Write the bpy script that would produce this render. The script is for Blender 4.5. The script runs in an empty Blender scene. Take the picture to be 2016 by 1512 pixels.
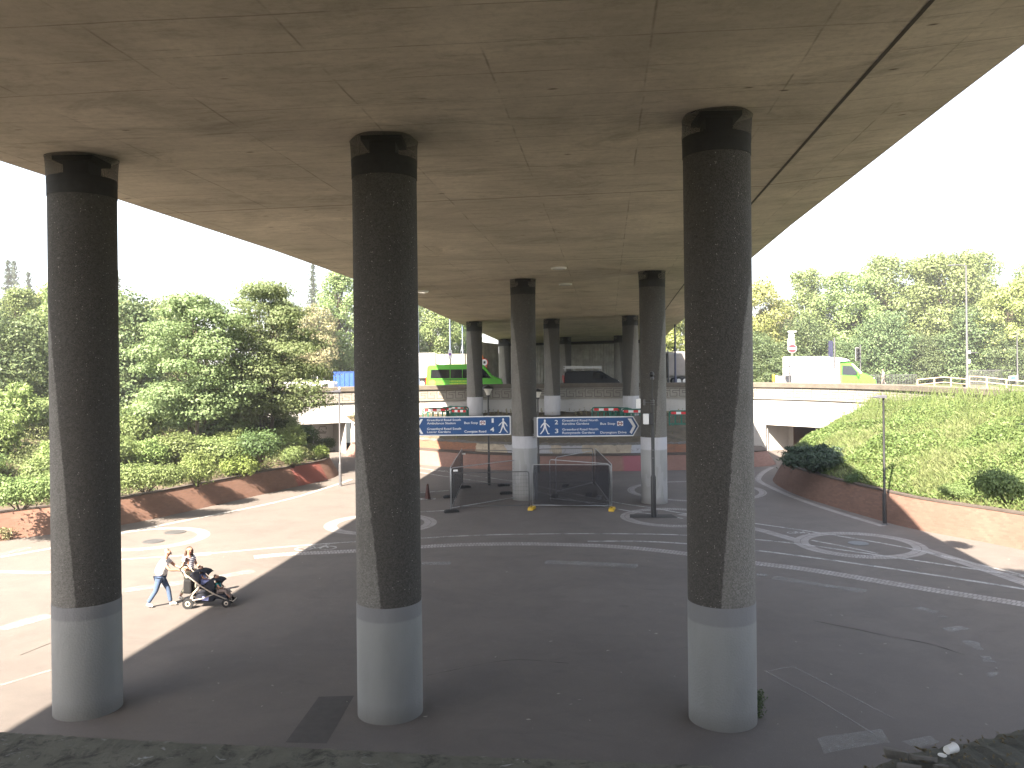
import bpy, bmesh, math, random
import numpy as np
from mathutils import Vector, Matrix
from math import sin, cos, pi, radians, sqrt, atan2, hypot

# ------------------------------------------------------------------ camera, world, sun, exposure
SC = bpy.context.scene
COL = SC.collection
EYE = 6.73                    # eye height over the sunken plaza
FPX = 1630.0                  # focal length in photo pixels (photo is 2016 wide)
CX, CY = 1008.0, 719.8        # where the level line of sight meets the photo
ROLL = radians(0.65)
cam_d = bpy.data.cameras.new('camera')
cam = bpy.data.objects.new('camera', cam_d); COL.objects.link(cam)
cam.location = (0, 0, EYE)
cam.rotation_euler = (radians(90), ROLL, 0)
cam_d.sensor_width = 36.0
cam_d.lens = 36.0*FPX/2016.0
cam_d.shift_y = -(756.0-CY)/2016.0
cam_d.clip_start = 0.1; cam_d.clip_end = 4000
SC.camera = cam

SUN_TO = Vector((-0.560, -0.98, 1.0)).normalized()
w = bpy.data.worlds.new('World'); SC.world = w; w.use_nodes = True
nt = w.node_tree
sky = nt.nodes.new('ShaderNodeTexSky'); sky.sky_type = 'NISHITA'; sky.sun_disc = False
sky.sun_elevation = math.asin(SUN_TO.z); sky.sun_rotation = atan2(SUN_TO.x, SUN_TO.y)
sky.air_density = 1.0; sky.dust_density = 2.2; sky.ozone_density = 1.0
bg = nt.nodes['Background']; bg.inputs['Strength'].default_value = 0.08
hz = nt.nodes.new('ShaderNodeHueSaturation'); hz.inputs['Saturation'].default_value = 0.55   # milky summer sky
nt.links.new(sky.outputs[0], hz.inputs['Color']); nt.links.new(hz.outputs[0], bg.inputs['Color'])
sl = bpy.data.lights.new('sun', 'SUN'); sl.energy = 5.0; sl.angle = radians(0.5); sl.color = (1.0, 0.87, 0.72)
so = bpy.data.objects.new('sun', sl); COL.objects.link(so)
so.rotation_euler = SUN_TO.to_track_quat('Z', 'Y').to_euler(); so.location = (-20, -30, 60)
vs = SC.view_settings
vs.view_transform = 'Standard'; vs.look = 'None'; vs.gamma = 1; vs.use_curve_mapping = False
vs.exposure = 2.82
SC.render.engine = 'CYCLES'
cy = SC.cycles
cy.use_denoising = True
cy.max_bounces = 8; cy.diffuse_bounces = 5; cy.glossy_bounces = 3; cy.transmission_bounces = 4; cy.transparent_max_bounces = 12
cy.sample_clamp_indirect = 8
cy.caustics_reflective = False; cy.caustics_refractive = False

# ------------------------------------------------------------------ measuring helpers (photo measure -> place in metres)
cr_, sr_ = cos(ROLL), sin(ROLL)
def unroll(px, py):
    u, v = px-CX, py-CY
    return u*cr_-v*sr_, u*sr_+v*cr_
def G(px, py, z=0.0):
    u, v = unroll(px, py)
    Y = FPX*(EYE-z)/v
    return Vector((u*Y/FPX, Y, z))
def D(px, py, Y):
    u, v = unroll(px, py)
    return Vector((u*Y/FPX, Y, EYE-v*Y/FPX))

# ------------------------------------------------------------------ mesh builder
class MB:
    def __init__(s): s.v = []; s.f = []; s.uv = None
    def add(s, vs, fs):
        b = len(s.v); s.v += [tuple(p) for p in vs]; s.f += [tuple(i+b for i in f) for f in fs]; return s
    def box(s, c, d, rz=0, m=None):
        x, y, z = d[0]/2, d[1]/2, d[2]/2
        P = [Vector(p) for p in ((-x,-y,-z),(x,-y,-z),(x,y,-z),(-x,y,-z),(-x,-y,z),(x,-y,z),(x,y,z),(-x,y,z))]
        R = m if m is not None else Matrix.Rotation(rz, 3, 'Z')
        P = [R @ p + Vector(c) for p in P]
        return s.add(P, [(3,2,1,0),(4,5,6,7),(0,1,5,4),(1,2,6,5),(2,3,7,6),(3,0,4,7)])
    def tube(s, pts, rads, n=8, caps=True):
        pts = [Vector(p) for p in pts]
        if not hasattr(rads, '__len__'): rads = [rads]*len(pts)
        vs = []; fs = []
        up = None
        for i, p in enumerate(pts):
            t = (pts[min(i+1, len(pts)-1)] - pts[max(i-1, 0)]).normalized()
            if up is None: up = Vector((0,0,1)) if abs(t.z) < .9 else Vector((1,0,0))
            a = t.cross(up).normalized(); b = t.cross(a).normalized(); up = a.cross(t)*1.0
            up = -b if False else up
            for k in range(n):
                th = 2*pi*k/n
                vs.append(p + (a*cos(th)+b*sin(th))*rads[i])
        for i in range(len(pts)-1):
            for k in range(n):
                k2 = (k+1) % n
                fs.append((i*n+k, (i+1)*n+k, (i+1)*n+k2, i*n+k2))
        if caps:
            fs.append(tuple(range(n))); fs.append(tuple(reversed(range((len(pts)-1)*n, len(pts)*n))))
        return s.add(vs, fs)
    def cyl(s, p0, p1, r0, r1=None, n=12): return s.tube([p0, p1], [r0, r0 if r1 is None else r1], n)
    def lathe(s, prof, n=16, c=(0,0,0)):
        vs = []; fs = []; m = len(prof)
        for r, z in prof:
            for k in range(n):
                th = 2*pi*k/n
                vs.append((c[0]+r*cos(th), c[1]+r*sin(th), c[2]+z))
        for i in range(m-1):
            for k in range(n):
                k2 = (k+1) % n
                fs.append((i*n+k, i*n+k2, (i+1)*n+k2, (i+1)*n+k))
        fs.append(tuple(reversed(range(n)))); fs.append(tuple(range((m-1)*n, m*n)))
        return s.add(vs, fs)
    def ball(s, c, r, n=12, m=8, sc=(1,1,1)):
        prof = [(max(1e-4, sin(pi*i/m))*1.0, -cos(pi*i/m)) for i in range(m+1)]
        b = MB().lathe(prof, n)
        return s.add([(c[0]+p[0]*r*sc[0], c[1]+p[1]*r*sc[1], c[2]+p[2]*r*sc[2]) for p in b.v], b.f)
    def prism_xz(s, poly, y0, y1):
        "polygon in (x,z), extruded along y"
        n = len(poly)
        vs = [(p[0], y0, p[1]) for p in poly] + [(p[0], y1, p[1]) for p in poly]
        fs = [tuple(range(n)), tuple(reversed(range(n, 2*n)))] + [(i, n+i, n+(i+1) % n, (i+1) % n) for i in range(n)]
        return s.add(vs, fs)
    def prism_xy(s, poly, z0, z1):
        n = len(poly)
        vs = [(p[0], p[1], z0) for p in poly] + [(p[0], p[1], z1) for p in poly]
        fs = [tuple(reversed(range(n))), tuple(range(n, 2*n))] + [(i, (i+1) % n, n+(i+1) % n, n+i) for i in range(n)]
        return s.add(vs, fs)
    def grid(s, rows):
        m = len(rows[0]); vs = [p for r in rows for p in r]
        fs = [(i*m+j, i*m+j+1, (i+1)*m+j+1, (i+1)*m+j) for i in range(len(rows)-1) for j in range(m-1)]
        return s.add(vs, fs)
    def mesh(s, name, mat=None, smooth=False, fix=True):
        me = bpy.data.meshes.new(name); me.from_pydata(s.v, [], s.f)
        if fix:
            bm = bmesh.new(); bm.from_mesh(me); bmesh.ops.recalc_face_normals(bm, faces=bm.faces); bm.to_mesh(me); bm.free()
        if mat: me.materials.append(mat)
        if smooth: me.polygons.foreach_set('use_smooth', [True]*len(me.polygons))
        me.update(); return me
    def build(s, name, mat=None, parent=None, smooth=False, fix=True, bevel=0, auto=0):
        o = bpy.data.objects.new(name, s.mesh(name, mat, smooth, fix)); COL.objects.link(o)
        if parent is not None: o.parent = parent
        if bevel:
            b = o.modifiers.new('bevel', 'BEVEL'); b.width = bevel; b.segments = 2; b.limit_method = 'ANGLE'; b.angle_limit = radians(30)
        if auto: autosmooth(o, auto)
        return o
def autosmooth(o, deg=35):
    me = o.data; bm = bmesh.new(); bm.from_mesh(me)
    for f in bm.faces: f.smooth = True
    for e in bm.edges:
        if len(e.link_faces) == 2 and e.calc_face_angle(0) > radians(deg): e.smooth = False
    bm.to_mesh(me); bm.free()
def link_mesh(name, me, parent=None, loc=None):
    o = bpy.data.objects.new(name, me); COL.objects.link(o)
    if parent is not None: o.parent = parent
    if loc is not None: o.location = loc
    return o
def tag(o, label, cat, group=None, kind=None):
    o['label'] = label; o['category'] = cat
    if group: o['group'] = group
    if kind: o['kind'] = kind
    return o
def thing(name, label, cat, loc=(0,0,0), rz=0, group=None, kind=None):
    o = bpy.data.objects.new(name, None); COL.objects.link(o)
    o.location = loc; o.rotation_euler = (0, 0, rz); o.empty_display_size = .2
    return tag(o, label, cat, group, kind)
def struct(o): o['kind'] = 'structure'; return o
def stuff(o): o['kind'] = 'stuff'; return o
def copy_tree(o, parent=None, loc=None, rz=None):
    c = o.copy(); COL.objects.link(c)
    if parent is not None: c.parent = parent
    if loc is not None: c.location = loc
    if rz is not None: c.rotation_euler = (0, 0, rz)
    for ch in list(o.children): copy_tree(ch, c)
    return c
def catmull(pts, per=8, closed=False):
    pts = [Vector(p) for p in pts]; n = len(pts); out = []
    rng = range(n if closed else n-1)
    for i in rng:
        if closed: a, b, c, d = pts[(i-1) % n], pts[i], pts[(i+1) % n], pts[(i+2) % n]
        else:
            b, c = pts[i], pts[i+1]
            a = pts[i-1] if i > 0 else b*2-c
            d = pts[i+2] if i+2 < n else c*2-b
        for k in range(per):
            t = k/per
            out.append(0.5*((2*b)+(c-a)*t+(2*a-5*b+4*c-d)*t*t+(3*b-a-3*c+d)*t*t*t))
    if not closed: out.append(pts[-1].copy())
    return out
def resample(pts, step):
    L = [0.0]
    for a, b in zip(pts, pts[1:]): L.append(L[-1]+(b-a).length)
    n = max(2, int(round(L[-1]/step))); out = []; j = 0
    for i in range(n+1):
        t = L[-1]*i/n
        while j < len(L)-2 and L[j+1] < t: j += 1
        f = (t-L[j])/max(1e-9, L[j+1]-L[j])
        out.append(pts[j].lerp(pts[j+1], min(1, max(0, f))))
    return out
def lerpt(tab, x):
    if x <= tab[0][0]: return tab[0][1]
    for (x0, y0), (x1, y1) in zip(tab, tab[1:]):
        if x <= x1: return y0+(y1-y0)*(x-x0)/(x1-x0)
    return tab[-1][1]
def set_uv(o, fn):
    me = o.data; uv = me.uv_layers.new(name='UVMap'); 
    for l in me.loops: uv.data[l.index].uv = fn(l.vertex_index)

# ------------------------------------------------------------------ materials
class N:
    "small node-graph writer"
    def __init__(s, name):
        s.m = bpy.data.materials.new(name); s.m.use_nodes = True; s.t = s.m.node_tree
        s.b = s.t.nodes['Principled BSDF']; s.out = s.t.nodes['Material Output']
        s.b.inputs['Roughness'].default_value = .8
        s.b.inputs['Specular IOR Level'].default_value = .3
    def n(s, typ, **kw):
        x = s.t.nodes.new('ShaderNode'+typ)
        for k, v in kw.items(): setattr(x, k, v)
        return x
    def l(s, a, b): s.t.links.new(a, b)
    def put(s, sock, v):
        if isinstance(v, bpy.types.NodeSocket): s.l(v, sock)
        elif isinstance(v, (tuple, list)): sock.default_value = (*v, 1) if (len(v) == 3 and sock.type == 'RGBA') else v
        else: sock.default_value = v
    def co(s, kind='Object'): return s.n('TexCoord').outputs[kind]
    def mapped(s, vec, scale=(1,1,1), loc=(0,0,0), rot=(0,0,0)):
        x = s.n('Mapping'); s.l(vec, x.inputs[0]); x.inputs['Scale'].default_value = scale; x.inputs['Location'].default_value = loc; x.inputs['Rotation'].default_value = rot
        return x.outputs[0]
    def noise(s, vec, scale, detail=3, rough=.55, dist=0):
        x = s.n('TexNoise'); s.l(vec, x.inputs['Vector']); x.inputs['Scale'].default_value = scale
        x.inputs['Detail'].default_value = detail; x.inputs['Roughness'].default_value = rough; x.inputs['Distortion'].default_value = dist
        return x.outputs['Fac']
    def vor(s, vec, scale, feature='F1', out='Distance'):
        x = s.n('TexVoronoi'); x.feature = feature; s.l(vec, x.inputs['Vector']); x.inputs['Scale'].default_value = scale
        return x.outputs[out]
    def ramp(s, fac, a, b, ca=0., cb=1.):
        x = s.n('MapRange'); x.clamp = True; s.put(x.inputs[0], fac)
        for i, v in enumerate((a, b, ca, cb)): x.inputs[i+1].default_value = v
        return x.outputs[0]
    def mix(s, fac, a, b, mode='MIX'):
        x = s.n('Mix', data_type='RGBA', blend_type=mode)
        s.put(x.inputs[0], fac); s.put(x.inputs[6], a); s.put(x.inputs[7], b); return x.outputs[2]
    def math(s, op, a, b=0., c=0.):
        x = s.n('Math', operation=op); s.put(x.inputs[0], a); s.put(x.inputs[1], b)
        if op in ('MULTIPLY_ADD', 'SMOOTH_MIN', 'SMOOTH_MAX', 'COMPARE'): s.put(x.inputs[2], c)
        return x.outputs[0]
    def sep(s, vec):
        x = s.n('SeparateXYZ'); s.l(vec, x.inputs[0]); return x.outputs
    def color(s, c): s.put(s.b.inputs['Base Color'], c); return s
    def rough(s, r): s.put(s.b.inputs['Roughness'], r); return s
    def bump(s, h, strength=.3, dist=.02):
        x = s.n('Bump'); x.inputs['Strength'].default_value = strength; x.inputs['Distance'].default_value = dist
        s.put(x.inputs['Height'], h); s.l(x.outputs[0], s.b.inputs['Normal']); return s
def plain(name, c, rough=.6, var=.15, scale=6, metal=0, spec=.4, bump=0, c2=None):
    m = N(name); v = m.co()
    f = m.ramp(m.noise(v, scale, 4), .3, .7)
    c2 = c2 or tuple(x*(1-var) for x in c)
    m.color(m.mix(f, c, c2)).rough(rough)
    m.b.inputs['Metallic'].default_value = metal; m.b.inputs['Specular IOR Level'].default_value = spec
    if bump: m.bump(m.noise(v, scale*8, 3), bump, .01)
    return m.m
# --- asphalt of the plaza
def mat_asphalt():
    m = N('plaza_asphalt'); v = m.co()
    big = m.ramp(m.noise(v, .12, 4, .6), .3, .7)
    mid = m.ramp(m.noise(v, .9, 5, .65, .4), .35, .75)
    fine = m.noise(v, 60, 3, .7)
    c = m.mix(big, (.122, .106, .096), (.152, .133, .120))
    c = m.mix(m.math('MULTIPLY', mid, .45), c, (.095, .087, .082))
    c = m.mix(m.math('MULTIPLY', m.ramp(m.noise(v, 2.6, 6, .75), .56, .72), .22), c, (.21, .20, .188))
    c = m.mix(m.ramp(m.noise(m.mapped(v, (1, 1, 1), (5, 9, 0)), .35, 7, .75, .8), .46, .66, 0, .42), c, (.078, .070, .065))
    c = m.mix(m.ramp(m.noise(m.mapped(v, (1, 1, 1), (2, 3, 0)), 5, 5, .8, .4), .60, .74, 0, .25), c, (.21, .20, .19))
    # darker asphalt towards the near end, its edge broken up by noise
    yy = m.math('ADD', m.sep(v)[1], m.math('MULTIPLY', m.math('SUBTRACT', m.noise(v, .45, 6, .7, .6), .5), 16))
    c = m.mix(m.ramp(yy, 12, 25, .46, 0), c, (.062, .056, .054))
    sp = m.ramp(m.vor(v, 38), .10, .22, 1, 0)
    c = m.mix(m.math('MULTIPLY', sp, .25), c, (.34, .31, .28))
    c = m.mix(m.math('MULTIPLY', m.ramp(fine, .35, .65), .22), c, (.08, .075, .071))
    # pale scuff lines and dark damp stains
    st = m.ramp(m.noise(m.mapped(v, (.25, .9, 1), rot=(0, 0, .4)), 1.4, 5, .7, 1.2), .60, .72)
    c = m.mix(m.math('MULTIPLY', st, .40), c, (.065, .060, .058))
    m.color(c).rough(m.ramp(fine, .3, .7, .78, .95)).bump(fine, .35, .008)
    return m.m
def mat_paint(name, col, wear=.5, hi=.64, keep=1.):
    m = N(name); v = m.co()
    f = m.ramp(m.noise(v, 13, 6, .78), wear-.08, hi, keep, 0)
    f = m.math('MULTIPLY', f, m.ramp(m.noise(v, 1.3, 4, .65), .45, .65, 1, .45))
    f = m.math('MULTIPLY', f, m.ramp(m.noise(v, 55, 3, .7), .40, .65, 1, .6))
    m.color(m.mix(m.noise(v, 4, 4), col, tuple(x*.7 for x in col))).rough(.8)
    tp = m.n('BsdfTransparent'); ms = m.n('MixShader')
    m.l(f, ms.inputs[0]); m.l(tp.outputs[0], ms.inputs[1]); m.l(m.b.outputs[0], ms.inputs[2]); m.l(ms.outputs[0], m.out.inputs[0])
    return m.m
def mat_paver():
    m = N('granite_setts'); v = m.co()
    b = m.n('TexBrick'); m.l(m.n('UVMap').outputs[0], b.inputs['Vector'])
    b.inputs['Scale'].default_value = 1; b.inputs['Brick Width'].default_value = .12; b.inputs['Row Height'].default_value = .3
    b.inputs['Mortar Size'].default_value = .012; b.offset = .5
    b.inputs['Color1'].default_value = (.33, .31, .30, 1); b.inputs['Color2'].default_value = (.25, .235, .23, 1); b.inputs['Mortar'].default_value = (.11, .10, .095, 1)
    f = m.ramp(m.noise(v, 1.3, 5, .7), .4, .68)
    m.color(m.mix(m.math('MULTIPLY', f, .55), b.outputs[0], (.17, .15, .135))).rough(.85).bump(b.outputs['Fac'], -.4, .01)
    return m.m
def mat_soffit():
    m = N('soffit_concrete'); u = m.n('UVMap').outputs[0]; v = m.co()
    sx, sy, _ = m.sep(u)
    wob = m.math('MULTIPLY', m.math('SUBTRACT', m.noise(u, .8, 2), .5), .05)
    blot = m.ramp(m.noise(u, .28, 6, .68, .6), .32, .70)
    board = m.noise(m.mapped(u, (.5, 2.4, 1)), 2.4, 6, .75, .2)
    c = m.mix(blot, (.66, .59, .475), (.40, .36, .29))
    c = m.mix(m.ramp(board, .45, .70, 0, .34), c, (.27, .245, .195))
    c = m.mix(m.ramp(m.noise(m.mapped(u, (1.6, .5, 1)), .9, 6, .75, .8), .55, .72, 0, .55), c, (.50, .45, .37))
    c = m.mix(m.ramp(m.noise(m.mapped(u, (.5, 1.1, 1), (3, 5, 0)), .55, 6, .78, 1.0), .52, .66, 0, .5), c, (.215, .195, .150))
    c = m.mix(m.ramp(m.noise(u, 7, 5, .75), .48, .70, 0, .30), c, (.24, .215, .17))
    c = m.mix(m.ramp(m.noise(m.mapped(u, (1.2, .8, 1), (8, 1, 0)), 2.2, 5, .8), .60, .72, 0, .45), c, (.62, .57, .45))
    # tone differs from pour to pour (bays 13 m long) and panel to panel
    wn = m.n('TexWhiteNoise', noise_dimensions='2D')
    cell = m.n('CombineXYZ'); m.l(m.math('FLOOR', m.math('DIVIDE', sx, 2.42)), cell.inputs[0]); m.l(m.math('FLOOR', m.math('DIVIDE', sy, 1.22)), cell.inputs[1])
    m.l(cell.outputs[0], wn.inputs['Vector'])
    c = m.mix(m.ramp(wn.outputs[0], 0, 1, 0, .22), c, (.30, .265, .215))
    def lines(coord, period, width, off=0.):
        a = m.math('ADD', m.math('ADD', coord, wob), off)
        fr = m.math('ABSOLUTE', m.math('SUBTRACT', m.math('FRACT', m.math('DIVIDE', a, period)), .5))
        return m.ramp(m.math('MULTIPLY', fr, period), 0, width, 1, 0)
    brk = m.ramp(m.noise(m.mapped(u, (1, 1, 1)), .7, 4, .7), .43, .60)
    brk2 = m.ramp(m.noise(m.mapped(u, (1, 1, 1), (7, 3, 0)), .55, 4, .7), .38, .55)
    ln = m.math('MULTIPLY', lines(sx, 2.42, .028, 1.21), brk)
    lt = m.math('MULTIPLY', lines(sy, 1.22, .022), brk2)
    ltt = m.math('MULTIPLY', lines(sy, .31, .018), m.ramp(m.noise(m.mapped(u, (.5, 2.5, 1), (2, 9, 0)), 1.0, 3, .7), .56, .7))
    bay = lines(sy, 13.0, .05, 13.0*.5-9.2)
    allv = m.math('MAXIMUM', m.math('MULTIPLY', m.math('MAXIMUM', ln, lt), .58), m.math('MULTIPLY', bay, .9))
    allv = m.math('MAXIMUM', allv, m.math('MULTIPLY', ltt, .45))
    c = m.mix(allv, c, (.085, .068, .05))
    # rust spots and tie-bolt marks
    vo = m.n('TexVoronoi'); m.l(m.mapped(u, (.75, 1.9, 1)), vo.inputs['Vector']); vo.inputs['Scale'].default_value = 1.0
    rnd = m.sep(vo.outputs['Color'])[0]
    dot = m.math('MULTIPLY', m.ramp(vo.outputs['Distance'], .035, .085, 1, 0), m.ramp(rnd, .38, .40))
    c = m.mix(m.math('MULTIPLY', dot, .85), c, (.075, .055, .038))
    m.color(c).rough(.9).bump(m.math('ADD', board, m.math('MULTIPLY', allv, -1.5)), .12, .008)
    return m.m
def mat_column():
    m = N('exposed_aggregate'); v = m.co()
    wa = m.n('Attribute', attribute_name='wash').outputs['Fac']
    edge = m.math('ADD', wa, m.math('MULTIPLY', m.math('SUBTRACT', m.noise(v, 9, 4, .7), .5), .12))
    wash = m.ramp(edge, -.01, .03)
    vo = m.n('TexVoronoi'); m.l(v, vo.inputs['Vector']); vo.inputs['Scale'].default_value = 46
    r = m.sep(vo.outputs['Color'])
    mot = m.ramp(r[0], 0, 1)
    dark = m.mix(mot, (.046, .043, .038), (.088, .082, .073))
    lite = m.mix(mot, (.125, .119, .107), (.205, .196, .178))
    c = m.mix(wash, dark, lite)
    c = m.mix(m.ramp(m.noise(m.mapped(v, (1.4, 1.4, .5)), 1.1, 5, .7), .45, .7, 0, .35), c, (.052, .047, .04))
    fl = m.n('TexVoronoi'); m.l(v, fl.inputs['Vector']); fl.inputs['Scale'].default_value = 30
    fr = m.sep(fl.outputs['Color'])[1]
    spk = m.math('MULTIPLY', m.ramp(fl.outputs['Distance'], .12, .26, 1, 0), m.ramp(fr, .90, .92))
    c = m.mix(m.math('MULTIPLY', spk, .8), c, (.55, .52, .46))
    m.color(c).rough(.92).bump(vo.outputs['Distance'], .6, .015)
    return m.m
def mat_base_paint(name, lo, hi, split, soft=.02):
    m = N(name); v = m.co(); z = m.sep(v)[2]
    f = m.ramp(m.math('ADD', z, m.math('MULTIPLY', m.noise(v, 3, 3), .03)), split-soft, split+soft)
    c = m.mix(f, lo, hi)
    c = m.mix(m.ramp(m.noise(m.mapped(v, (1, 1, .35)), 1.6, 5, .65), .45, .72, 0, .35), c, tuple(x*.72 for x in lo))
    c = m.mix(m.ramp(m.noise(m.mapped(v, (2.2, 2.2, .6)), 1.1, 2), .55, .57, 0, .16), c, tuple(x*1.25 for x in hi))
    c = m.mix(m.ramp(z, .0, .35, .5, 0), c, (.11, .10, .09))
    vo = m.vor(v, 26)
    m.color(c).rough(.75).bump(vo, .35, .012)
    return m.m
def mat_brick(name, a, b, mortar, patch=None, scale=1.):
    m = N(name); u = m.n('UVMap').outputs[0]; v = m.co()
    k = m.n('TexBrick'); m.l(u, k.inputs['Vector']); k.inputs['Scale'].default_value = scale
    k.inputs['Brick Width'].default_value = .225; k.inputs['Row Height'].default_value = .075; k.inputs['Mortar Size'].default_value = .006
    k.inputs['Color1'].default_value = (*a, 1); k.inputs['Color2'].default_value = (*b, 1); k.inputs['Mortar'].default_value = (*mortar, 1)
    c = m.mix(m.ramp(m.noise(v, .6, 5, .65), .35, .7, 0, .5), k.outputs[0], tuple(x*.62 for x in a))
    c = m.mix(m.ramp(m.noise(v, 2.2, 5, .7), .58, .74, 0, .45), c, tuple(min(1, x*1.5) for x in b))
    if patch:
        px, lo, hi, pc = patch
        sx = m.sep(u)[0]
        f = m.math('MULTIPLY', m.ramp(sx, lo, lo+.15), m.ramp(sx, hi-.15, hi, 1, 0))
        c = m.mix(m.math('MULTIPLY', f, .85), c, pc)
    m.color(c).rough(.9).bump(k.outputs['Fac'], -.4, .008)
    return m.m
def mat_leaf(name, cols, trans=.40, rough=.55, yellow=0):
    m = N(name)
    g = m.n('NewGeometry').outputs['Random Per Island']; v = m.co()
    cl = m.noise(v, .55, 3, .6)
    r = m.n('ValToRGB'); e = r.color_ramp.elements
    e[0].color = (*cols[0], 1); e[1].color = (*cols[-1], 1); e[0].position = .05; e[1].position = .95
    for i, c in enumerate(cols[1:-1]):
        x = e.new((i+1)/(len(cols)-1)); x.color = (*c, 1)
    m.l(m.math('ADD', m.math('MULTIPLY', g, .6), m.ramp(cl, .3, .7, 0, .42)), r.inputs[0])
    oi = m.n('ObjectInfo').outputs['Random']
    hs = m.n('HueSaturation'); m.l(r.outputs[0], hs.inputs['Color'])
    m.l(m.ramp(oi, 0, 1, .485, .515), hs.inputs['Hue']); m.l(m.ramp(oi, 0, 1, .86, 1.16), hs.inputs['Value'])
    m.color(hs.outputs[0]).rough(rough)
    tr = m.n('BsdfTranslucent'); m.l(m.mix(.5, hs.outputs[0], (.22, .30, .09)), tr.inputs[0])
    ms = m.n('MixShader'); ms.inputs[0].default_value = trans
    m.l(m.b.outputs[0], ms.inputs[1]); m.l(tr.outputs[0], ms.inputs[2]); m.l(ms.outputs[0], m.out.inputs[0])
    return m.m
def mat_net(name, col, cover, scale, diag=True):
    "woven netting: threads with open holes"
    m = N(name); u = m.co('UV') if False else m.co()
    x, y, z = m.sep(u)
    if diag: a, b = m.math('ADD', m.math('ADD', x, y), z), m.math('SUBTRACT', m.math('ADD', x, y), z)
    else: a, b = m.math('ADD', x, y), z
    def th(q): return m.math('LESS_THAN', m.math('FRACT', m.math('MULTIPLY', q, scale)), cover)
    f = m.math('MAXIMUM', th(a), th(b))
    tp = m.n('BsdfTransparent'); ms = m.n('MixShader')
    m.color(col).rough(.7)
    m.l(f, ms.inputs[0]); m.l(tp.outputs[0], ms.inputs[1]); m.l(m.b.outputs[0], ms.inputs[2]); m.l(ms.outputs[0], m.out.inputs[0])
    return m.m
def mat_soil(name, a, b):
    m = N(name); v = m.co()
    c = m.mix(m.ramp(m.noise(v, 1.2, 6, .7), .35, .65), a, b)
    m.color(c).rough(.95).bump(m.noise(v, 14, 5, .7), .7, .05); return m.m
def mat_wall_paint():
    m = N('white_wall_paint'); v = m.co()
    c = m.mix(m.ramp(m.noise(m.mapped(v, (1, 1, .4)), .5, 5, .6), .35, .7), (.44, .43, .415), (.36, .35, .335))
    c = m.mix(m.ramp(m.noise(v, 1.8, 5, .7), .62, .72, 0, .4), c, (.25, .24, .225))
    m.color(c).rough(.75).bump(m.noise(v, 20), .15, .01); return m.m
def mat_frieze():
    m = N('frieze_concrete'); v = m.co()
    c = m.mix(m.ramp(m.noise(m.mapped(v, (1, 1, .5)), .7, 6, .7), .35, .7), (.265, .25, .22), (.205, .19, .165))
    c = m.mix(m.ramp(m.noise(m.mapped(v, (2, 2, .25)), 1.4, 5, .7), .55, .75, 0, .5), c, (.15, .132, .108))
    m.color(c).rough(.88).bump(m.noise(v, 25, 4), .25, .01); return m.m
def mat_ledge():
    m = N('mossy_concrete'); v = m.co()
    c = m.mix(m.ramp(m.noise(v, 1.7, 6, .7), .35, .65), (.175, .168, .138), (.110, .107, .086))
    c = m.mix(m.ramp(m.noise(m.mapped(v, (1, 1, 1), (4, 1, 0)), 4.5, 6, .75, .5), .50, .62, 0, .8), c, (.032, .033, .028))
    blot = m.math('MULTIPLY', m.ramp(m.noise(v, 7, 5, .7, 1.5), .60, .66), m.ramp(m.noise(m.mapped(v, (1, 1, 1), (9, 2, 0)), 1.5, 3), .48, .6))
    c = m.mix(m.math('MULTIPLY', blot, .8), c, (.36, .36, .36))
    m.color(c).rough(.95).bump(m.noise(v, 22, 6, .75), .5, .02); return m.m

M = {}
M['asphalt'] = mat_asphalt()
M['line'] = mat_paint('road_paint', (.50, .49, .475), .58, .80, 1.0)
M['worn'] = mat_paint('worn_road_paint', (.36, .355, .345), .46, .68, .8)
M['paver'] = mat_paver()
M['patch'] = plain('tarmac_repair', (.060, .055, .052), .9, .25, 5, bump=.3)
M['roughpatch'] = mat_paint('scuffed_patch', (.32, .315, .30), .44, .66, .8)
M['soffit'] = mat_soffit()
M['column'] = mat_column()
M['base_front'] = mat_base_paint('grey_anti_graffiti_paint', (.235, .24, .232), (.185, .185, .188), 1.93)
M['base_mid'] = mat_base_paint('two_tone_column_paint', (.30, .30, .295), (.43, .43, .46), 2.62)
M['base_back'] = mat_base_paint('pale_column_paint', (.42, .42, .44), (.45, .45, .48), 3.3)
M['collar'] = plain('bitumen_band', (.030, .029, .027), .9, .3, 8, bump=.3)
M['bearing'] = plain('bearing_steel', (.010, .010, .012), .7)
M['colnet'] = mat_net('black_netting', (.030, .028, .026), .36, 62)
M['fencenet'] = mat_net('dark_debris_netting', (.016, .016, .021), .42, 50)
M['meshwire'] = mat_net('welded_wire', (.20, .20, .20), .045, 6.0, False)
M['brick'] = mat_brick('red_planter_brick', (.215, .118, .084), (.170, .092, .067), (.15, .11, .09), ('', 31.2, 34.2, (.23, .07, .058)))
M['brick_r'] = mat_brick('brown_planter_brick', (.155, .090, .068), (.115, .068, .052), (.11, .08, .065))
M['brick_p'] = mat_brick('pink_paved_brick', (.235, .135, .108), (.200, .112, .092), (.19, .15, .13), ('', 24.0, 25.3, (.24, .085, .105)))
M['coping'] = plain('dark_brick_coping', (.085, .068, .058), .9, .3, 4, bump=.3)
M['soil'] = mat_soil('dry_soil', (.13, .105, .072), (.07, .058, .04))
M['mulch'] = mat_soil('dark_mulch', (.10, .075, .05), (.055, .045, .03))
M['turf'] = mat_soil('turf_soil', (.085, .10, .035), (.055, .065, .025))
M['white_wall'] = mat_wall_paint()
M['frieze'] = mat_frieze()
M['groove'] = plain('dirty_groove', (.085, .075, .062), .95, .3, 5)
M['copestone'] = plain('weathered_coping', (.135, .117, .095), .9, .3, 2.5, bump=.2)
M['ledge'] = mat_ledge()
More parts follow.
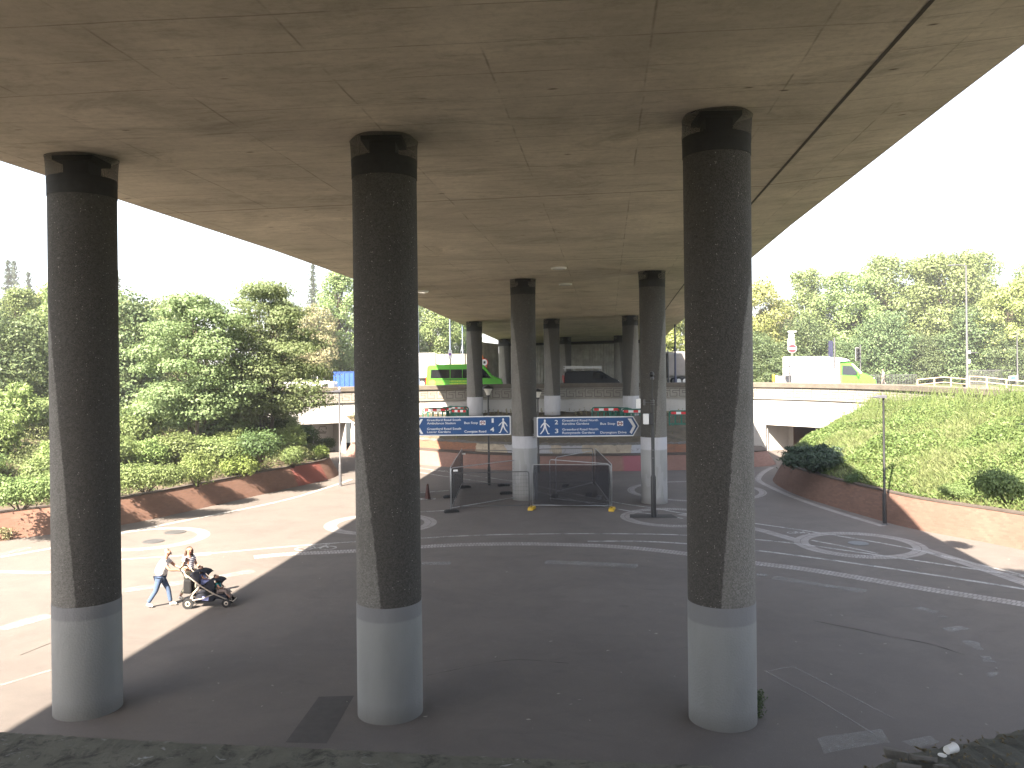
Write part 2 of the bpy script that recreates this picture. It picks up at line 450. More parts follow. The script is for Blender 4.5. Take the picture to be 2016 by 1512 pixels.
M['earth'] = mat_soil('dark_earth', (.115, .112, .095), (.065, .064, .053))
M['rubble'] = plain('broken_concrete', (.16, .15, .135), .95, .4, 9, bump=.5)
M['ribbed'] = plain('ribbed_concrete', (.34, .33, .29), .9, .35, 1.3, bump=.2, c2=(.20, .19, .165))
M['dark'] = plain('dark_void', (.03, .025, .02), .9)
M['tunnel'] = plain('tunnel_tiles', (.16, .085, .055), .8)
M['blackpole'] = plain('black_pole_paint', (.018, .018, .020), .42, .2, 8, spec=.5)
M['greypole'] = plain('grey_pole_paint', (.085, .085, .09), .5, .2, 6)
M['galv'] = plain('galvanised_steel', (.42, .43, .44), .42, .25, 10, metal=.6)
M['darksteel'] = plain('dull_steel', (.13, .13, .135), .5, .3, 8, metal=.4)
M['white'] = plain('white_gloss', (.78, .78, .77), .4, .06, 3)
M['led'] = plain('lamp_housing', (.085, .085, .10), .45, .1, 5)
M['lampglass'] = plain('opal_glass', (.62, .60, .54), .3, .08, 5)
M['signblue'] = plain('sign_blue', (.018, .068, .205), .4, .14, 3, c2=(.022, .078, .215))
M['signwhite'] = plain('sign_white', (.70, .71, .73), .45, .06, 4)
M['signgrey'] = plain('sign_back_grey', (.20, .20, .205), .55, .1, 5)
M['signred'] = plain('sign_red', (.62, .035, .045), .4, .08, 5)
M['roundel'] = plain('roundel_maroon', (.20, .018, .028), .45, .08, 5)
M['purple'] = plain('purple_spot', (.20, .06, .42), .5)
M['yellow'] = plain('yellow_plastic', (.58, .37, .03), .5, .15, 9)
M['orange'] = plain('orange_plastic', (.70, .19, .035), .5, .15, 6)
M['rubber'] = plain('black_rubber', (.020, .020, .021), .85, .2, 12)
M['conedirty'] = plain('dirty_cone_plastic', (.06, .022, .018), .7, .4, 9)
M['barrier'] = plain('green_barrier_plastic', (.012, .125, .085), .5, .2, 5)
def mat_strip():
    m = N('red_white_strip'); x = m.sep(m.co())[0]
    f = m.math('LESS_THAN', m.math('FRACT', m.math('MULTIPLY', m.math('SUBTRACT', x, .14), 1/.688)), .5)
    m.color(m.mix(f, (.70,.70,.70), (.55,.03,.035))).rough(.45); return m.m
M['strip'] = mat_strip()
M['brred'] = plain('barrier_red', (.55, .03, .035), .45)
M['vangreen'] = plain('lime_green_paint', (.085, .36, .03), .32, .05, 2, spec=.5)
M['vanwhite'] = plain('white_van_paint', (.80, .80, .80), .32, .04, 2, spec=.5)
M['vanblack'] = plain('black_van_paint', (.006, .007, .008), .30, .1, 2, spec=.18)
M['glass'] = plain('dark_glass', (.012, .014, .016), .06, .1, 2, spec=.8)
M['greyglass'] = plain('tinted_windscreen', (.10, .13, .19), .08, .1, 2, spec=.8)
M['lorrygrey'] = plain('grey_trailer', (.20, .18, .175), .6, .2, 1.5)
M['blueskip'] = plain('blue_container_paint', (.022, .075, .33), .5, .2, 2)
M['lens'] = plain('lamp_lens', (.75, .76, .75), .15)
M['redlens'] = plain('red_lens', (.5, .02, .02), .2)
M['leafyellow'] = plain('yellow_livery', (.52, .55, .06), .5)
M['woodrail'] = plain('timber_rail', (.46, .36, .265), .8, .2, 4)
M['skin'] = plain('skin', (.36, .20, .14), .55, .08, 8)
M['tee'] = plain('white_cotton', (.60, .59, .60), .85, .05, 6)
M['denim'] = plain('blue_denim', (.075, .115, .20), .9, .25, 18)
M['cream'] = plain('cream_cotton', (.45, .43, .33), .85, .08, 8)
M['navycloth'] = plain('pram_fabric', (.012, .014, .024), .8, .2, 12)
M['blackcloth'] = plain('black_fabric', (.010, .010, .011), .85)
M['teal'] = plain('teal_fabric', (.02, .20, .22), .85)
M['pramframe'] = plain('pram_frame', (.50, .43, .36), .4, .1, 8, metal=.3)
M['hairbrown'] = plain('brown_hair', (.075, .042, .025), .6, .3, 30)
M['hairgrey'] = plain('grey_hair', (.25, .20, .16), .7, .2, 30)
M['lilac'] = plain('lilac_fabric', (.30, .33, .62), .85)
M['shoe'] = plain('pale_shoe', (.62, .58, .53), .7)
M['rose'] = plain('pale_blanket', (.26, .20, .18), .85, .3, 14)
M['bark'] = plain('tree_bark', (.105, .085, .062), .95, .35, 7, bump=.5)
M['maple'] = mat_leaf('maple_leaves', [(0.091, 0.140, 0.061), (0.140, 0.195, 0.088), (0.181, 0.238, 0.112), (0.207, 0.256, 0.134)])
M['treegreen'] = mat_leaf('broadleaf_green', [(0.104, 0.152, 0.055), (0.152, 0.207, 0.079), (0.201, 0.256, 0.107), (0.238, 0.281, 0.132)], .3)
M['treeyellow'] = mat_leaf('yellowing_leaves', [(0.152, 0.195, 0.055), (0.207, 0.244, 0.076), (0.256, 0.275, 0.104), (0.305, 0.305, 0.134)], .3)
M['treedark'] = mat_leaf('dark_leaves', [(0.039, 0.065, 0.029), (0.065, 0.101, 0.044), (0.107, 0.146, 0.065), (0.143, 0.182, 0.085)], .25)  # dark green, also carries the shade below the tall right-hand trees
M['treetan'] = mat_leaf('browning_leaves', [(0.146, 0.165, 0.073), (0.201, 0.195, 0.104), (0.244, 0.213, 0.128), (0.268, 0.213, 0.140)], .25)
M['conifer'] = mat_leaf('conifer_needles', [(0.023, 0.039, 0.021), (0.039, 0.058, 0.031), (0.058, 0.078, 0.044)], .1)
M['shrublime'] = mat_leaf('bright_shrub_leaves', [(0.134, 0.201, 0.049), (0.183, 0.256, 0.067), (0.232, 0.299, 0.098)], .35)
M['shrubgreen'] = mat_leaf('shrub_leaves', [(0.104, 0.152, 0.055), (0.146, 0.201, 0.073), (0.195, 0.244, 0.098)], .3)
M['shrubdark'] = mat_leaf('dark_shrub_leaves', [(0.038, 0.066, 0.025), (0.062, 0.104, 0.038), (0.094, 0.142, 0.046)], .2)
M['shrubfeather'] = mat_leaf('feathery_shrub_leaves', [(0.137, 0.205, 0.059), (0.205, 0.283, 0.098), (0.293, 0.361, 0.146)], .3)
M['juniper'] = mat_leaf('juniper_needles', [(0.023, 0.044, 0.029), (0.039, 0.065, 0.044), (0.060, 0.086, 0.057)], .1)
M['lowcover'] = mat_leaf('low_cover_leaves', [(.075,.100,.040),(.115,.145,.058),(.165,.185,.085),(.20,.205,.11)], .35)
M['grass'] = mat_leaf('bank_grass', [(0.115, 0.155, 0.055), (0.15, 0.185, 0.07), (0.185, 0.21, 0.09), (0.21, 0.225, 0.115)], .35)
M['herb'] = mat_leaf('bank_herbs', [(0.085, 0.125, 0.038), (0.12, 0.165, 0.052), (0.165, 0.21, 0.075)], .35)
R = random.Random(7)
# ================================================================== THE PLAZA FLOOR AND THE UPPER GROUND
RING = catmull([(25.4,41.5,0),(25.2,48,0),(24.5,54.3,0),(22.0,59.6,0),(18.6,63.5,0),(14,66.0,0),(8,67.4,0),(0,67.8,0),(-7,66.7,0),(-14.5,64,0),
    (-21,59.8,0),(-28,53,0),(-33,44,0),(-35,33,0),(-34.5,20,0),(-30,8,0),(-22,-3,0),(-10,-9,0),(2,-10,0),(13,-6,0),(20,3,0),(24,15,0),(25.6,28,0)], 14, True)
ROADZ = 4.2
g = MB()
rows = [[(x, y, 0) for x in np.linspace(-42, 42, 29)] for y in np.linspace(-16, 74, 31)]
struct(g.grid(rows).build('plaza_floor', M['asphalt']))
def outward(i, d):
    a, b = RING[i-1], RING[(i+1) % len(RING)]
    t = (b-a).normalized(); n = Vector((t.y, -t.x, 0))
    c = Vector((0, 30, 0))
    if (RING[i]-c).dot(n) < 0: n = -n
    return RING[i]+n*d
up = MB(); rws = []
for d in (.15, 2.2, 2.21, 14.0, 14.01, 26):
    z = ROADZ if 2.2 < d < 14.005 else ROADZ+.12
    r = [outward(i, d) for i in range(len(RING))]; r.append(r[0]); rws.append([(p.x, p.y, z) for p in r])
road_rows = rws[2:4]
for rad in (90, 200, 600, 1600):
    r = [((RING[i]-Vector((0, 30, 0))).normalized()*rad+Vector((0, 30, 0))) for i in range(len(RING))]; r.append(r[0]); rws.append([(p.x, p.y, ROADZ+.1) for p in r])
struct(up.grid(rws).build('upper_ground', M['turf']))
struct(MB().grid([[(x, y, z+.06) for x, y, z in r] for r in road_rows]).build('roundabout_road', plain('road_asphalt', (.12, .115, .11), .9, .3, 3, bump=.3)))

# ------------------------------------------------------------------ ring retaining wall with frieze, coping and two subway portals
wall = thing('retaining_wall', 'white painted curved retaining wall with key pattern frieze and weathered coping', 'wall', kind='thing')
def arc_between(x0, x1):
    "ring points whose X lies between x0 and x1 on the far side"
    return [p for p in RING if p.y > 38 and x0 <= p.x <= x1]
far = sorted([p for p in RING if p.y > 25 and True], key=lambda p: atan2(p.x, p.y-30))
far = resample([p.copy() for p in far], .76)
def sweep(pts, prof, closed_prof=True):
    "prof: (inward distance, z). inward = towards the plaza centre"
    rows = []
    for i, p in enumerate(pts):
        t = (pts[min(i+1, len(pts)-1)]-pts[max(i-1, 0)]).normalized(); n = Vector((t.y, -t.x, 0))
        if (Vector((0, 30, 0))-p).dot(n) < 0: n = -n
        rows.append([tuple(p+n*d+Vector((0, 0, z))) for d, z in prof])
    return rows
Z0, ZF, ZC, ZT = -.3, EYE-2.74, EYE-1.86, EYE-1.5
LP = (-17.3, -13.1, 2.42); RP = (18.9, 22.2, 2.02)
def is_portal(p, q): return p[0] <= q.x <= p[1] and q.y > 50
segs = []; cur = []
for p in far:
    which = 'L' if is_portal(LP, p) else 'R' if is_portal(RP, p) else ''
    if cur and cur[0] != which:
        cur[1].append(p); segs.append(cur); cur = [which, [p]]
    elif not cur: cur = [which, [p]]
    else: cur[1].append(p)
segs.append(cur)
b = MB()
for which, pts in segs:
    if len(pts) < 2: continue
    lo = Z0 if not which else (LP[2] if which == 'L' else RP[2])
    b.grid(sweep(pts, [(-.35, lo), (0, lo), (0, ZF), (-.35, ZF), (-.35, lo)]))
b.build('wall_face', M['white_wall'], wall, fix=True)
b = MB().grid(sweep(far, [(-.35, ZF+.002), (.07, ZF+.002), (.07, ZC), (-.35, ZC), (-.35, ZF+.002)])); b.build('frieze_band', M['frieze'], wall)
b = MB().grid(sweep(far, [(-.42, ZC+.002), (.19, ZC+.002), (.19, ZT-.05), (.14, ZT), (-.42, ZT), (-.42, ZC+.002)])); b.build('coping', M['copestone'], wall)
b = MB().grid(sweep(far, [(.068, ZF-.02), (.12, ZF-.02), (.12, ZF+.07), (.068, ZF+.07), (.068, ZF-.02)])); b.build('string_course', M['frieze'], wall)
# key pattern: incised lines
kp = MB(); zb, zt = ZF+.15, ZC-.10
for i in range(2, len(far)-2):
    p, q = far[i], far[i+1] if i+1 < len(far) else far[i]
    t = (q-p); L = t.length; t.normalize(); n = Vector((t.y, -t.x, 0))
    if (Vector((0, 30, 0))-p).dot(n) < 0: n = -n
    H = zt-zb
    path = [(.94, 1), (.08, 1), (.08, 0), (.80, 0), (.80, .46), (.36, .46), (.36, .72), (1.08, .72)] if True else []
    for (u0, v0), (u1, v1) in zip(path, path[1:]):
        hw = .019
        a0, a1 = min(u0, u1)*L-hw, max(u0, u1)*L+hw; c0, c1 = zb+min(v0, v1)*H-hw, zb+max(v0, v1)*H+hw
        d = .0735
        kp.add([p+t*a0+n*d+Vector((0,0,c0)), p+t*a1+n*d+Vector((0,0,c0)), p+t*a1+n*d+Vector((0,0,c1)), p+t*a0+n*d+Vector((0,0,c1))], [(0,1,2,3)])
kp.build('key_pattern', M['groove'], wall)
def portal(P, name, label, depth, sign=False, splay=1.2):
    pts = [p for p in far if is_portal(P, p)]
    a, c = pts[0], pts[-1]
    if a.x > c.x: a, c = c, a
    t = (c-a).normalized(); n = Vector((-t.y, t.x, 0)); n = n if n.y > 0 else -n    # into the ground
    a = a-t*.35; c = c+t*.35; z = P[2]
    a2, c2 = a+n*depth+t*splay*.5, c+n*depth-t*splay*.2
    q = thing(name, label, 'subway portal', kind='thing')
    V3 = lambda v, zz: (v.x, v.y, zz)
    for e, e2 in ((a, a2), (c, c2)): MB().add([V3(e,0), V3(e2,0), V3(e2,z), V3(e,z)], [(0,1,2,3)]).build('side_wall', M['white_wall'], q, fix=False)
    o1, o2 = a2+(c2-a2)*.10, a2+(c2-a2)*.52
    for u, v in ((a2, o1), (o2, c2)): MB().add([V3(u,0), V3(v,0), V3(v,z), V3(u,z)], [(0,1,2,3)]).build('back_wall', M['white_wall'], q, fix=False)
    MB().add([V3(a,z+.003), V3(c,z+.003), V3(c2,z+.003), V3(a2,z+.003)], [(0,1,2,3)]).build('ceiling', M['white_wall'], q, fix=False)
    o1b, o2b = o1+n*9, o2+n*9
    m = MB()
    for u, v in ((o1, o1b), (o2, o2b), (o1b, o2b)): m.add([V3(u,0), V3(v,0), V3(v,z-.02), V3(u,z-.02)], [(0,1,2,3)])
    m.add([V3(o1,z-.02), V3(o2,z-.02), V3(o2b,z-.02), V3(o1b,z-.02)], [(0,1,2,3)])
    m.build('tunnel', M['tunnel'], q, fix=False)
    if sign:
        cc = (o2+c2)/2-n*.02
        s = MB()
        for dx, dz, wx, wz in ((-.28,1.86,.05,.22),(.0,1.99,.5,.05),(.28,1.86,.05,.22),(0,1.55,.62,.05),(0,1.46,.5,.04)):
            s.box((cc.x+t.x*dx, cc.y+t.y*dx-.015, dz), (wx, .02, wz), atan2(t.y, t.x))
        s.build('wall_plaque', M['groove'], q)
    return q
portal(LP, 'subway_portal', 'low subway portal in the white wall behind the left tree', 2.8, True)
portal(RP, 'subway_portal', 'low subway portal in the white wall half hidden by the grassy bank', 2.6)

# ================================================================== PLANTED BANKS
def strip_wall(name, label, base, inward, h, mat, capmat, coping=True):
    "battered brick wall along base points; inward: side the wall leans to"
    pts = resample(catmull(base, 10), .5); n = len(pts)
    q = thing(name, label, 'planter wall', kind='thing')
    rows, uv, s = [], [], 0
    cap = []
    for i, p in enumerate(pts):
        t = (pts[min(i+1, n-1)]-pts[max(i-1, 0)]).normalized(); nn = Vector((t.y, -t.x, 0))*inward
        if i: s += (p-pts[i-1]).length
        prof = [(0, -.05), (h[1]*.5, h[0]*.5), (h[1], h[0])]
        rows.append([tuple(p+nn*d+Vector((0,0,z))) for d, z in prof]); uv += [(s, z) for d, z in prof]
        c = [(h[1]-.03, h[0]+.003), (h[1]-.03, h[0]+.075), (h[1]+.26, h[0]+.085), (h[1]+.26, h[0]-.4)]
        cap.append([tuple(p+nn*d+Vector((0,0,z))) for d, z in c])
    o = MB().grid(rows).build('brick_face', mat, q, smooth=True); set_uv(o, lambda i: uv[i])
    MB().grid(cap).build('coping', capmat, q)
    return q, pts
L_IN = [(-27,20,0),(-23.5,27.5,0),(-20.3,32.8,0),(-17.1,35.8,0),(-15,40.2,0),(-12.67,46.1,0),(-10.95,50.6,0),(-11.6,54.5,0),(-13.4,57.5,0)]
L_OUT = [(-36,20,4.2),(-35.2,28,4.2),(-34.6,35,4.2),(-32.5,44,4.2),(-28.5,51.5,4.2),(-23.5,56.8,3.8),(-20,59.2,2.6),(-17,59.6,1.5),(-14.6,58.8,1.2)]
R_IN = [(25,8,0),(21.4,20,0),(18,29.2,0),(16.16,32.8,0),(15.5,34.9,0),(14.55,40.3,0),(14.35,44,0),(14.85,47.5,0),(16.2,50,0),(18.5,51.6,0)]
R_OUT = [(26,7,3.9),(25.3,20,4.2),(25.5,28.5,4.5),(25.4,36,4.75),(25.2,41,4.75),(25.0,46,4.5),(24.5,51.5,4.1),(24.0,54.6,3.7),(22.3,55.6,2.6),(19.9,53.2,1.3)]
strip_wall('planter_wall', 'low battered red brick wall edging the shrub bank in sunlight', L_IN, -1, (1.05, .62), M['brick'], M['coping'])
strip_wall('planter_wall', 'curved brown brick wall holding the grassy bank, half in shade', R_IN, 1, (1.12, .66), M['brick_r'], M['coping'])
def loft(inn, out, inward, zi, off, per=10):
    A = catmull(inn, per); B = catmull(out, per); n = len(A); A2 = []
    for i, p in enumerate(A):
        t = (A[min(i+1, n-1)]-A[max(i-1, 0)]).normalized(); nn = Vector((t.y, -t.x, 0))*inward
        A2.append(p+nn*off)
    return A2, B
class Bank:
    def __init__(s, inn, out, inward, zi, off, pw, amp, seed):
        s.A, s.B = loft(inn, out, inward, zi, off); s.zi = zi; s.pw = pw; s.amp = amp; s.sd = seed
    def at(s, u, t):
        f = u*(len(s.A)-1); i = min(int(f), len(s.A)-2); f -= i
        a = s.A[i].lerp(s.A[i+1], f); b = s.B[i].lerp(s.B[i+1], f)
        p = a.lerp(Vector((b.x, b.y, 0)), t)
        z = s.zi+(b.z-s.zi)*(t**s.pw)
        bump = s.amp*sin(p.x*1.7+s.sd)*sin(p.y*1.3+s.sd*2)*min(1, t*4)*min(1, (1-t)*5)
        return Vector((p.x, p.y, z+bump))
    def near(s, x, y):
        best = None
        for i in range(0, 81):
            for j in range(0, 31):
                p = s.at(i/80, j/30); d = (p.x-x)**2+(p.y-y)**2
                if best is None or d < best[0]: best = (d, p)
        return Vector((x, y, best[1].z))
    def build(s, name, mat, nu=90, nt_=22):
        return MB().grid([[tuple(s.at(i/nu, j/nt_)) for j in range(nt_+1)] for i in range(nu+1)]).build(name, mat, smooth=True)
LB = Bank(L_IN, L_OUT, -1, 1.04, .78, .85, .10, 1.0); struct(LB.build('shrub_bank', M['soil']))
RB = Bank(R_IN, R_OUT, 1, 1.10, .84, .72, .16, 2.3); struct(RB.build('grass_bank', M['turf']))

# ------------------------------------------------------------------ centre island: battered wall, ledge, broken upper wall, soil
C_BASE = [(-13.0,63.6,0),(-12.2,62.2,0),(-9.5,59.6,0),(-6.2,56.8,0),(-3,54.4,0),(.6,52.85,0),(5,52.2,0),(10.6,52.3,0),(14.5,53.1,0),(17.2,54.4,0),(17.9,57.5,0)]
C_WALL = [(-12.9,64.2,0),(-11.5,64.95,0),(-9.5,65.6,0),(-7,66.3,0),(-3.5,67.0,0),(.5,67.5,0),(5,67.4,0),(10,66.8,0),(14,65.7,0),(16.5,64.4,0),(18.1,63.2,0)]
cp = catmull(C_BASE, 12); cw = catmull(C_WALL, 12)
def off_pts(pts, d):
    out = []
    for i, p in enumerate(pts):
        t = (pts[min(i+1, len(pts)-1)]-pts[max(i-1, 0)]).normalized(); nn = Vector((-t.y, t.x, 0))
        out.append(p+nn*d)
    return out
isl = thing('planter_wall', 'terraced brick wall of the centre island with crumbling painted upper course', 'planter wall', kind='thing')
def strip(pts, prof, nm, mat, parent, uvs=True):
    rows = []; uv = []; s = 0; n = len(pts)
    for i, p in enumerate(pts):
        t = (pts[min(i+1, n-1)]-pts[max(i-1, 0)]).normalized(); nn = Vector((-t.y, t.x, 0))
        if i: s += (p-pts[i-1]).length
        rows.append([tuple(p+nn*d+Vector((0,0,z))) for d, z in prof])
        acc = 0
        for k, (d, z) in enumerate(prof):
            if k: acc += hypot(d-prof[k-1][0], z-prof[k-1][1])
            uv.append((s, acc))
    o = MB().grid(rows).build(nm, mat, parent, smooth=False)
    set_uv(o, lambda i: uv[i]); return o
strip(cp, [(0,-.05),(.62,.90)], 'lower_face', M['brick_p'], isl)
strip(cp, [(.60,.903),(.60,.96),(1.5,.975),(1.5,.8)], 'ledge_paving', M['coping'], isl)
def mat_patchwall():
    m = N('patched_upper_wall'); u = m.n('UVMap').outputs[0]; v = m.co(); s = m.sep(u)[0]
    k = m.n('TexBrick'); m.l(u, k.inputs['Vector']); k.inputs['Scale'].default_value = 1
    k.inputs['Brick Width'].default_value = .225; k.inputs['Row Height'].default_value = .075; k.inputs['Mortar Size'].default_value = .006
    k.inputs['Color1'].default_value = (.26,.125,.075,1); k.inputs['Color2'].default_value = (.20,.10,.065,1); k.inputs['Mortar'].default_value = (.16,.12,.10,1)
    sw = m.math('ADD', s, m.math('MULTIPLY', m.math('SUBTRACT', m.noise(v, 1.3, 3), .5), 1.1))
    cream = m.mix(m.ramp(m.noise(v, 1.4, 5, .7), .4, .6), (.40,.345,.265), (.30,.26,.21))
    c = m.mix(m.math('MULTIPLY', m.ramp(sw, 12.4, 12.5), m.ramp(sw, 25.0, 25.05, 1, 0)), k.outputs[0], cream)
    for lo, hi, col in ((14.8, 17.9, (.35,.355,.38)), (18.6, 19.9, (.33,.33,.35)), (23.2, 23.9, (.36,.37,.41))):
        c = m.mix(m.math('MULTIPLY', m.ramp(sw, lo, lo+.06), m.ramp(sw, hi, hi+.06, 1, 0)), c, col)
    c = m.mix(m.ramp(m.noise(v, 3, 6, .75), .57, .66, 0, .6), c, (.12,.095,.075))
    m.color(c).rough(.9).bump(m.noise(v, 14, 5), .4, .02); return m.m
strip(off_pts(cp, 1.5), [(0,.93),(0,1.52)], 'upper_face', mat_patchwall(), isl)
rr = random.Random(3); rows = []
o15 = resample(off_pts(cp, 1.5), .22)
for i, p in enumerate(o15):
    t = (o15[min(i+1, len(o15)-1)]-o15[max(i-1, 0)]).normalized(); nn = Vector((-t.y, t.x, 0))
    j = lambda a: rr.uniform(-a, a)
    rows.append([tuple(p+nn*d+Vector((0,0,z))) for d, z in ((.015, 1.47+j(.03)), (-.02+j(.03), 1.55+j(.04)), (.25+j(.06), 1.62+j(.04)), (.6+j(.1), 1.60+j(.06)), (.85, 1.5))])
MB().grid(rows).build('broken_coping', M['rubble'], isl)
rows = []
for i in range(len(cp)):
    a = off_pts(cp, 2.0)[i] if False else None
o20 = off_pts(cp, 2.0)
for a, b2 in zip(o20, cw):
    rows.append([tuple(Vector((a.x+(b2.x-a.x)*t, a.y+(b2.y-a.y)*t, 1.52+1.42*t**.8+.06*sin(a.x*3+t*9)))) for t in np.linspace(0, 1, 12)])
struct(MB().grid(rows).build('island_soil', M['soil'], smooth=True))
def island_z(x, y):
    best = min(((p[0]-x)**2+(p[1]-y)**2, p[2]) for r in rows for p in r); return best[1]

# ================================================================== NEAR LEDGE BELOW THE CAMERA
px_edge = [(-160,1431),(0,1440),(120,1446),(250,1454),(420,1463),(560,1469),(697,1476),(860,1484),(1008,1490),(1200,1498),(1400,1506)]
ed = resample([G(x, y, 4.43) for x, y in px_edge], .045)
led = []
for i, p in enumerate(ed):
    j = R.uniform(-.004, .004); jz = R.uniform(-.004, .003)
    led.append([(p.x, p.y+j-.01, .0), (p.x, p.y+j-.012, 4.30), (p.x, p.y+j+.012, 4.40+jz), (p.x, p.y+j-.01, 4.43+jz), (p.x, p.y-.12, 4.435+R.uniform(-.006, .006)), (p.x, p.y-.3, 4.44), (p.x, p.y-.6, 4.445), (p.x, p.y-.95, 4.45), (p.x, p.y-.95, 3.6)])
o = MB().grid(led).build('ledge_wall', M['ledge'])
tag(o, 'mossy dark concrete ledge of the near wall running along the bottom of the view', 'ledge', kind='thing')
px_e2 = [(1400,1512),(1480,1530),(1580,1545),(1680,1530),(1745,1494),(1800,1480),(1880,1462),(1950,1447),(2016,1431),(2150,1395),(2400,1330)]
ed2 = resample([G(x, y, 4.36) for x, y in px_e2], .05); rows = []
for p in ed2:
    j = R.uniform(-.012, .012)
    rows.append([(p.x+.02, p.y+.35, 0.0), (p.x, p.y+.12, 3.9+j), (p.x, p.y+.05+j, 4.26), (p.x, p.y+j, 4.35+j), (p.x, p.y-.15+j, 4.38+R.uniform(-.012,.02)), (p.x, p.y-.35, 4.40+R.uniform(-.012,.02)), (p.x, p.y-.6, 4.41+R.uniform(-.01,.01)), (p.x, p.y-1.0, 4.44), (p.x, p.y-1.6, 4.5)])
struct(MB().grid(rows).build('earth_bank', M['earth'], smooth=True))
struct(MB().grid([[(x, y, z) for x in (-12, 0, 3.2, 12)] for y, z in ((4.0, 4.38), (2.6, 4.6), (1.3, 5.05), (-9, 5.1))]).build('embankment', M['earth']))
def rubble(c, s, seed, label, name='concrete_chunk', mat='rubble', rz=0):
    rr = random.Random(seed); bm = bmesh.new()
    for _ in range(16):
        v = Vector((rr.uniform(-1,1), rr.uniform(-1,1), rr.uniform(-1,1))); 
        v = Vector((max(-.8, min(.8, v.x*1.3))*s[0], max(-.8, min(.8, v.y*1.3))*s[1], max(-.7, min(.7, v.z*1.5))*s[2])); bm.verts.new(v)
    bmesh.ops.convex_hull(bm, input=bm.verts)
    bmesh.ops.delete(bm, geom=[v for v in bm.verts if not v.link_faces], context='VERTS')
    me = bpy.data.meshes.new(name); bm.to_mesh(me); bm.free(); me.materials.append(M[mat])
    o = link_mesh(name, me); o.location = c; o.rotation_euler = (0, 0, rz)
    b = o.modifiers.new('bevel', 'BEVEL'); b.width = .006; b.segments = 2
    return tag(o, label, 'rubble', 'broken concrete on the near bank')
for (x, y, s, sd, lb) in ((1765,1482,(.085,.036,.034),1,'squarish broken concrete chunk at the left end of the rubble'),(1818,1494,(.095,.024,.022),2,'long broken concrete sliver in the middle of the rubble'),
        (1790,1512,(.08,.036,.026),5,'flat concrete chunk at the very bottom edge of the view'),(1852,1508,(.05,.026,.02),8,'small concrete chip beside the white cup')):
    p = G(x, y, 4.43); rubble((p.x, p.y, 4.425), s, sd, lb, rz=-.35)
can = thing('paper_cup', 'crushed white paper cup lying on the dark earth at bottom right', 'litter', tuple(G(1872, 1483, 4.42)), radians(28))
mt = Matrix.Rotation(radians(90), 3, 'Y')
can.scale = (.72,.72,.72)
c = MB().lathe([(.030,-.055),(.033,-.05),(.037,.045),(.040,.05),(.040,.055)], 18); c.v = [tuple(mt @ Vector(p)+Vector((0,0,.036))) for p in c.v]
c.build('cup_body', M['white'], can, smooth=False, auto=40)
MB().lathe([(.034,0),(.034,.006),(.012,.010)], 14, (-.095,.01,.0)).build('lid', M['white'], can)
# scattered twigs, leaves on near bank
st = MB()
for _ in range(260):
    px_, py_ = R.uniform(1500, 2016), R.uniform(1440, 1530)
    p = G(px_, py_, 4.42)
    if p.y > lerpt([(q.x, q.y) for q in ed2], p.x)-.06: continue
    a = R.uniform(0, pi); l = R.uniform(.008, .025); d = Vector((cos(a)*l, sin(a)*l, R.uniform(0,.006))); e = Vector((-sin(a), cos(a), 0))*l*.45
    st.add([p-d, p+e+Vector((0,0,.012)), p+d, p-e+Vector((0,0,.008))], [(0,1,2,3)])
stuff(st.build('leaf_litter', plain('dead_leaves', (.17,.14,.085), .9, .5, 30)))['label'] = 'dead leaves and chips scattered on the near earth bank'

# ================================================================== FLYOVER
def CL(y): return .62+(y-41.7)*.1145
def ZR(y): return EYE+lerpt([(-40,4.1),(0,4.42),(16,4.44),(30,4.46),(42,4.33),(52,4.08),(65,3.68),(78,3.33),(90,2.98),(110,2.3)], y)
def SE(y): return lerpt([(-40,.038),(16,.038),(42,.022),(65,.02),(110,.018)], y)
sec = [(-7.75,0),(8.5,0),(8.53,.03),(10.9,.20),(10.95,.24),(10.95,1.05),(10.6,1.1),(10.6,.75),(-13.4,4.8),(-13.8,4.8),(-13.8,4.2),(-7.9,3.8),(-7.75,.04)]  # unseen left wing is shaped to cast the left shadow edge
ys = np.arange(-36, 98.1, 1.0); rows = []; uv = []
NSOF = 34
prof = [(-7.75+16.25*i/NSOF, 0) for i in range(NSOF+1)]+sec[2:]+[(-7.75,0)]
for y in ys:
    s_ = SE(y); rows.append([(CL(y)+o, y, ZR(y)+s_*o+dz) for o, dz in prof]); uv += [(o, y) for o, dz in prof]
fly = thing('flyover', 'broad concrete flyover deck overhead with stained board marked soffit', 'flyover', kind='thing')
o = MB().grid(rows).build('deck', M['soffit'], fly, fix=False); set_uv(o, lambda i: uv[i])
# drip groove along the right hand joint
MB().grid([[(CL(y)+a, y, ZR(y)+SE(y)*a-.006) for a in (8.46, 8.535)] for y in ys]).build('drip_joint', M['groove'], fly, fix=False)

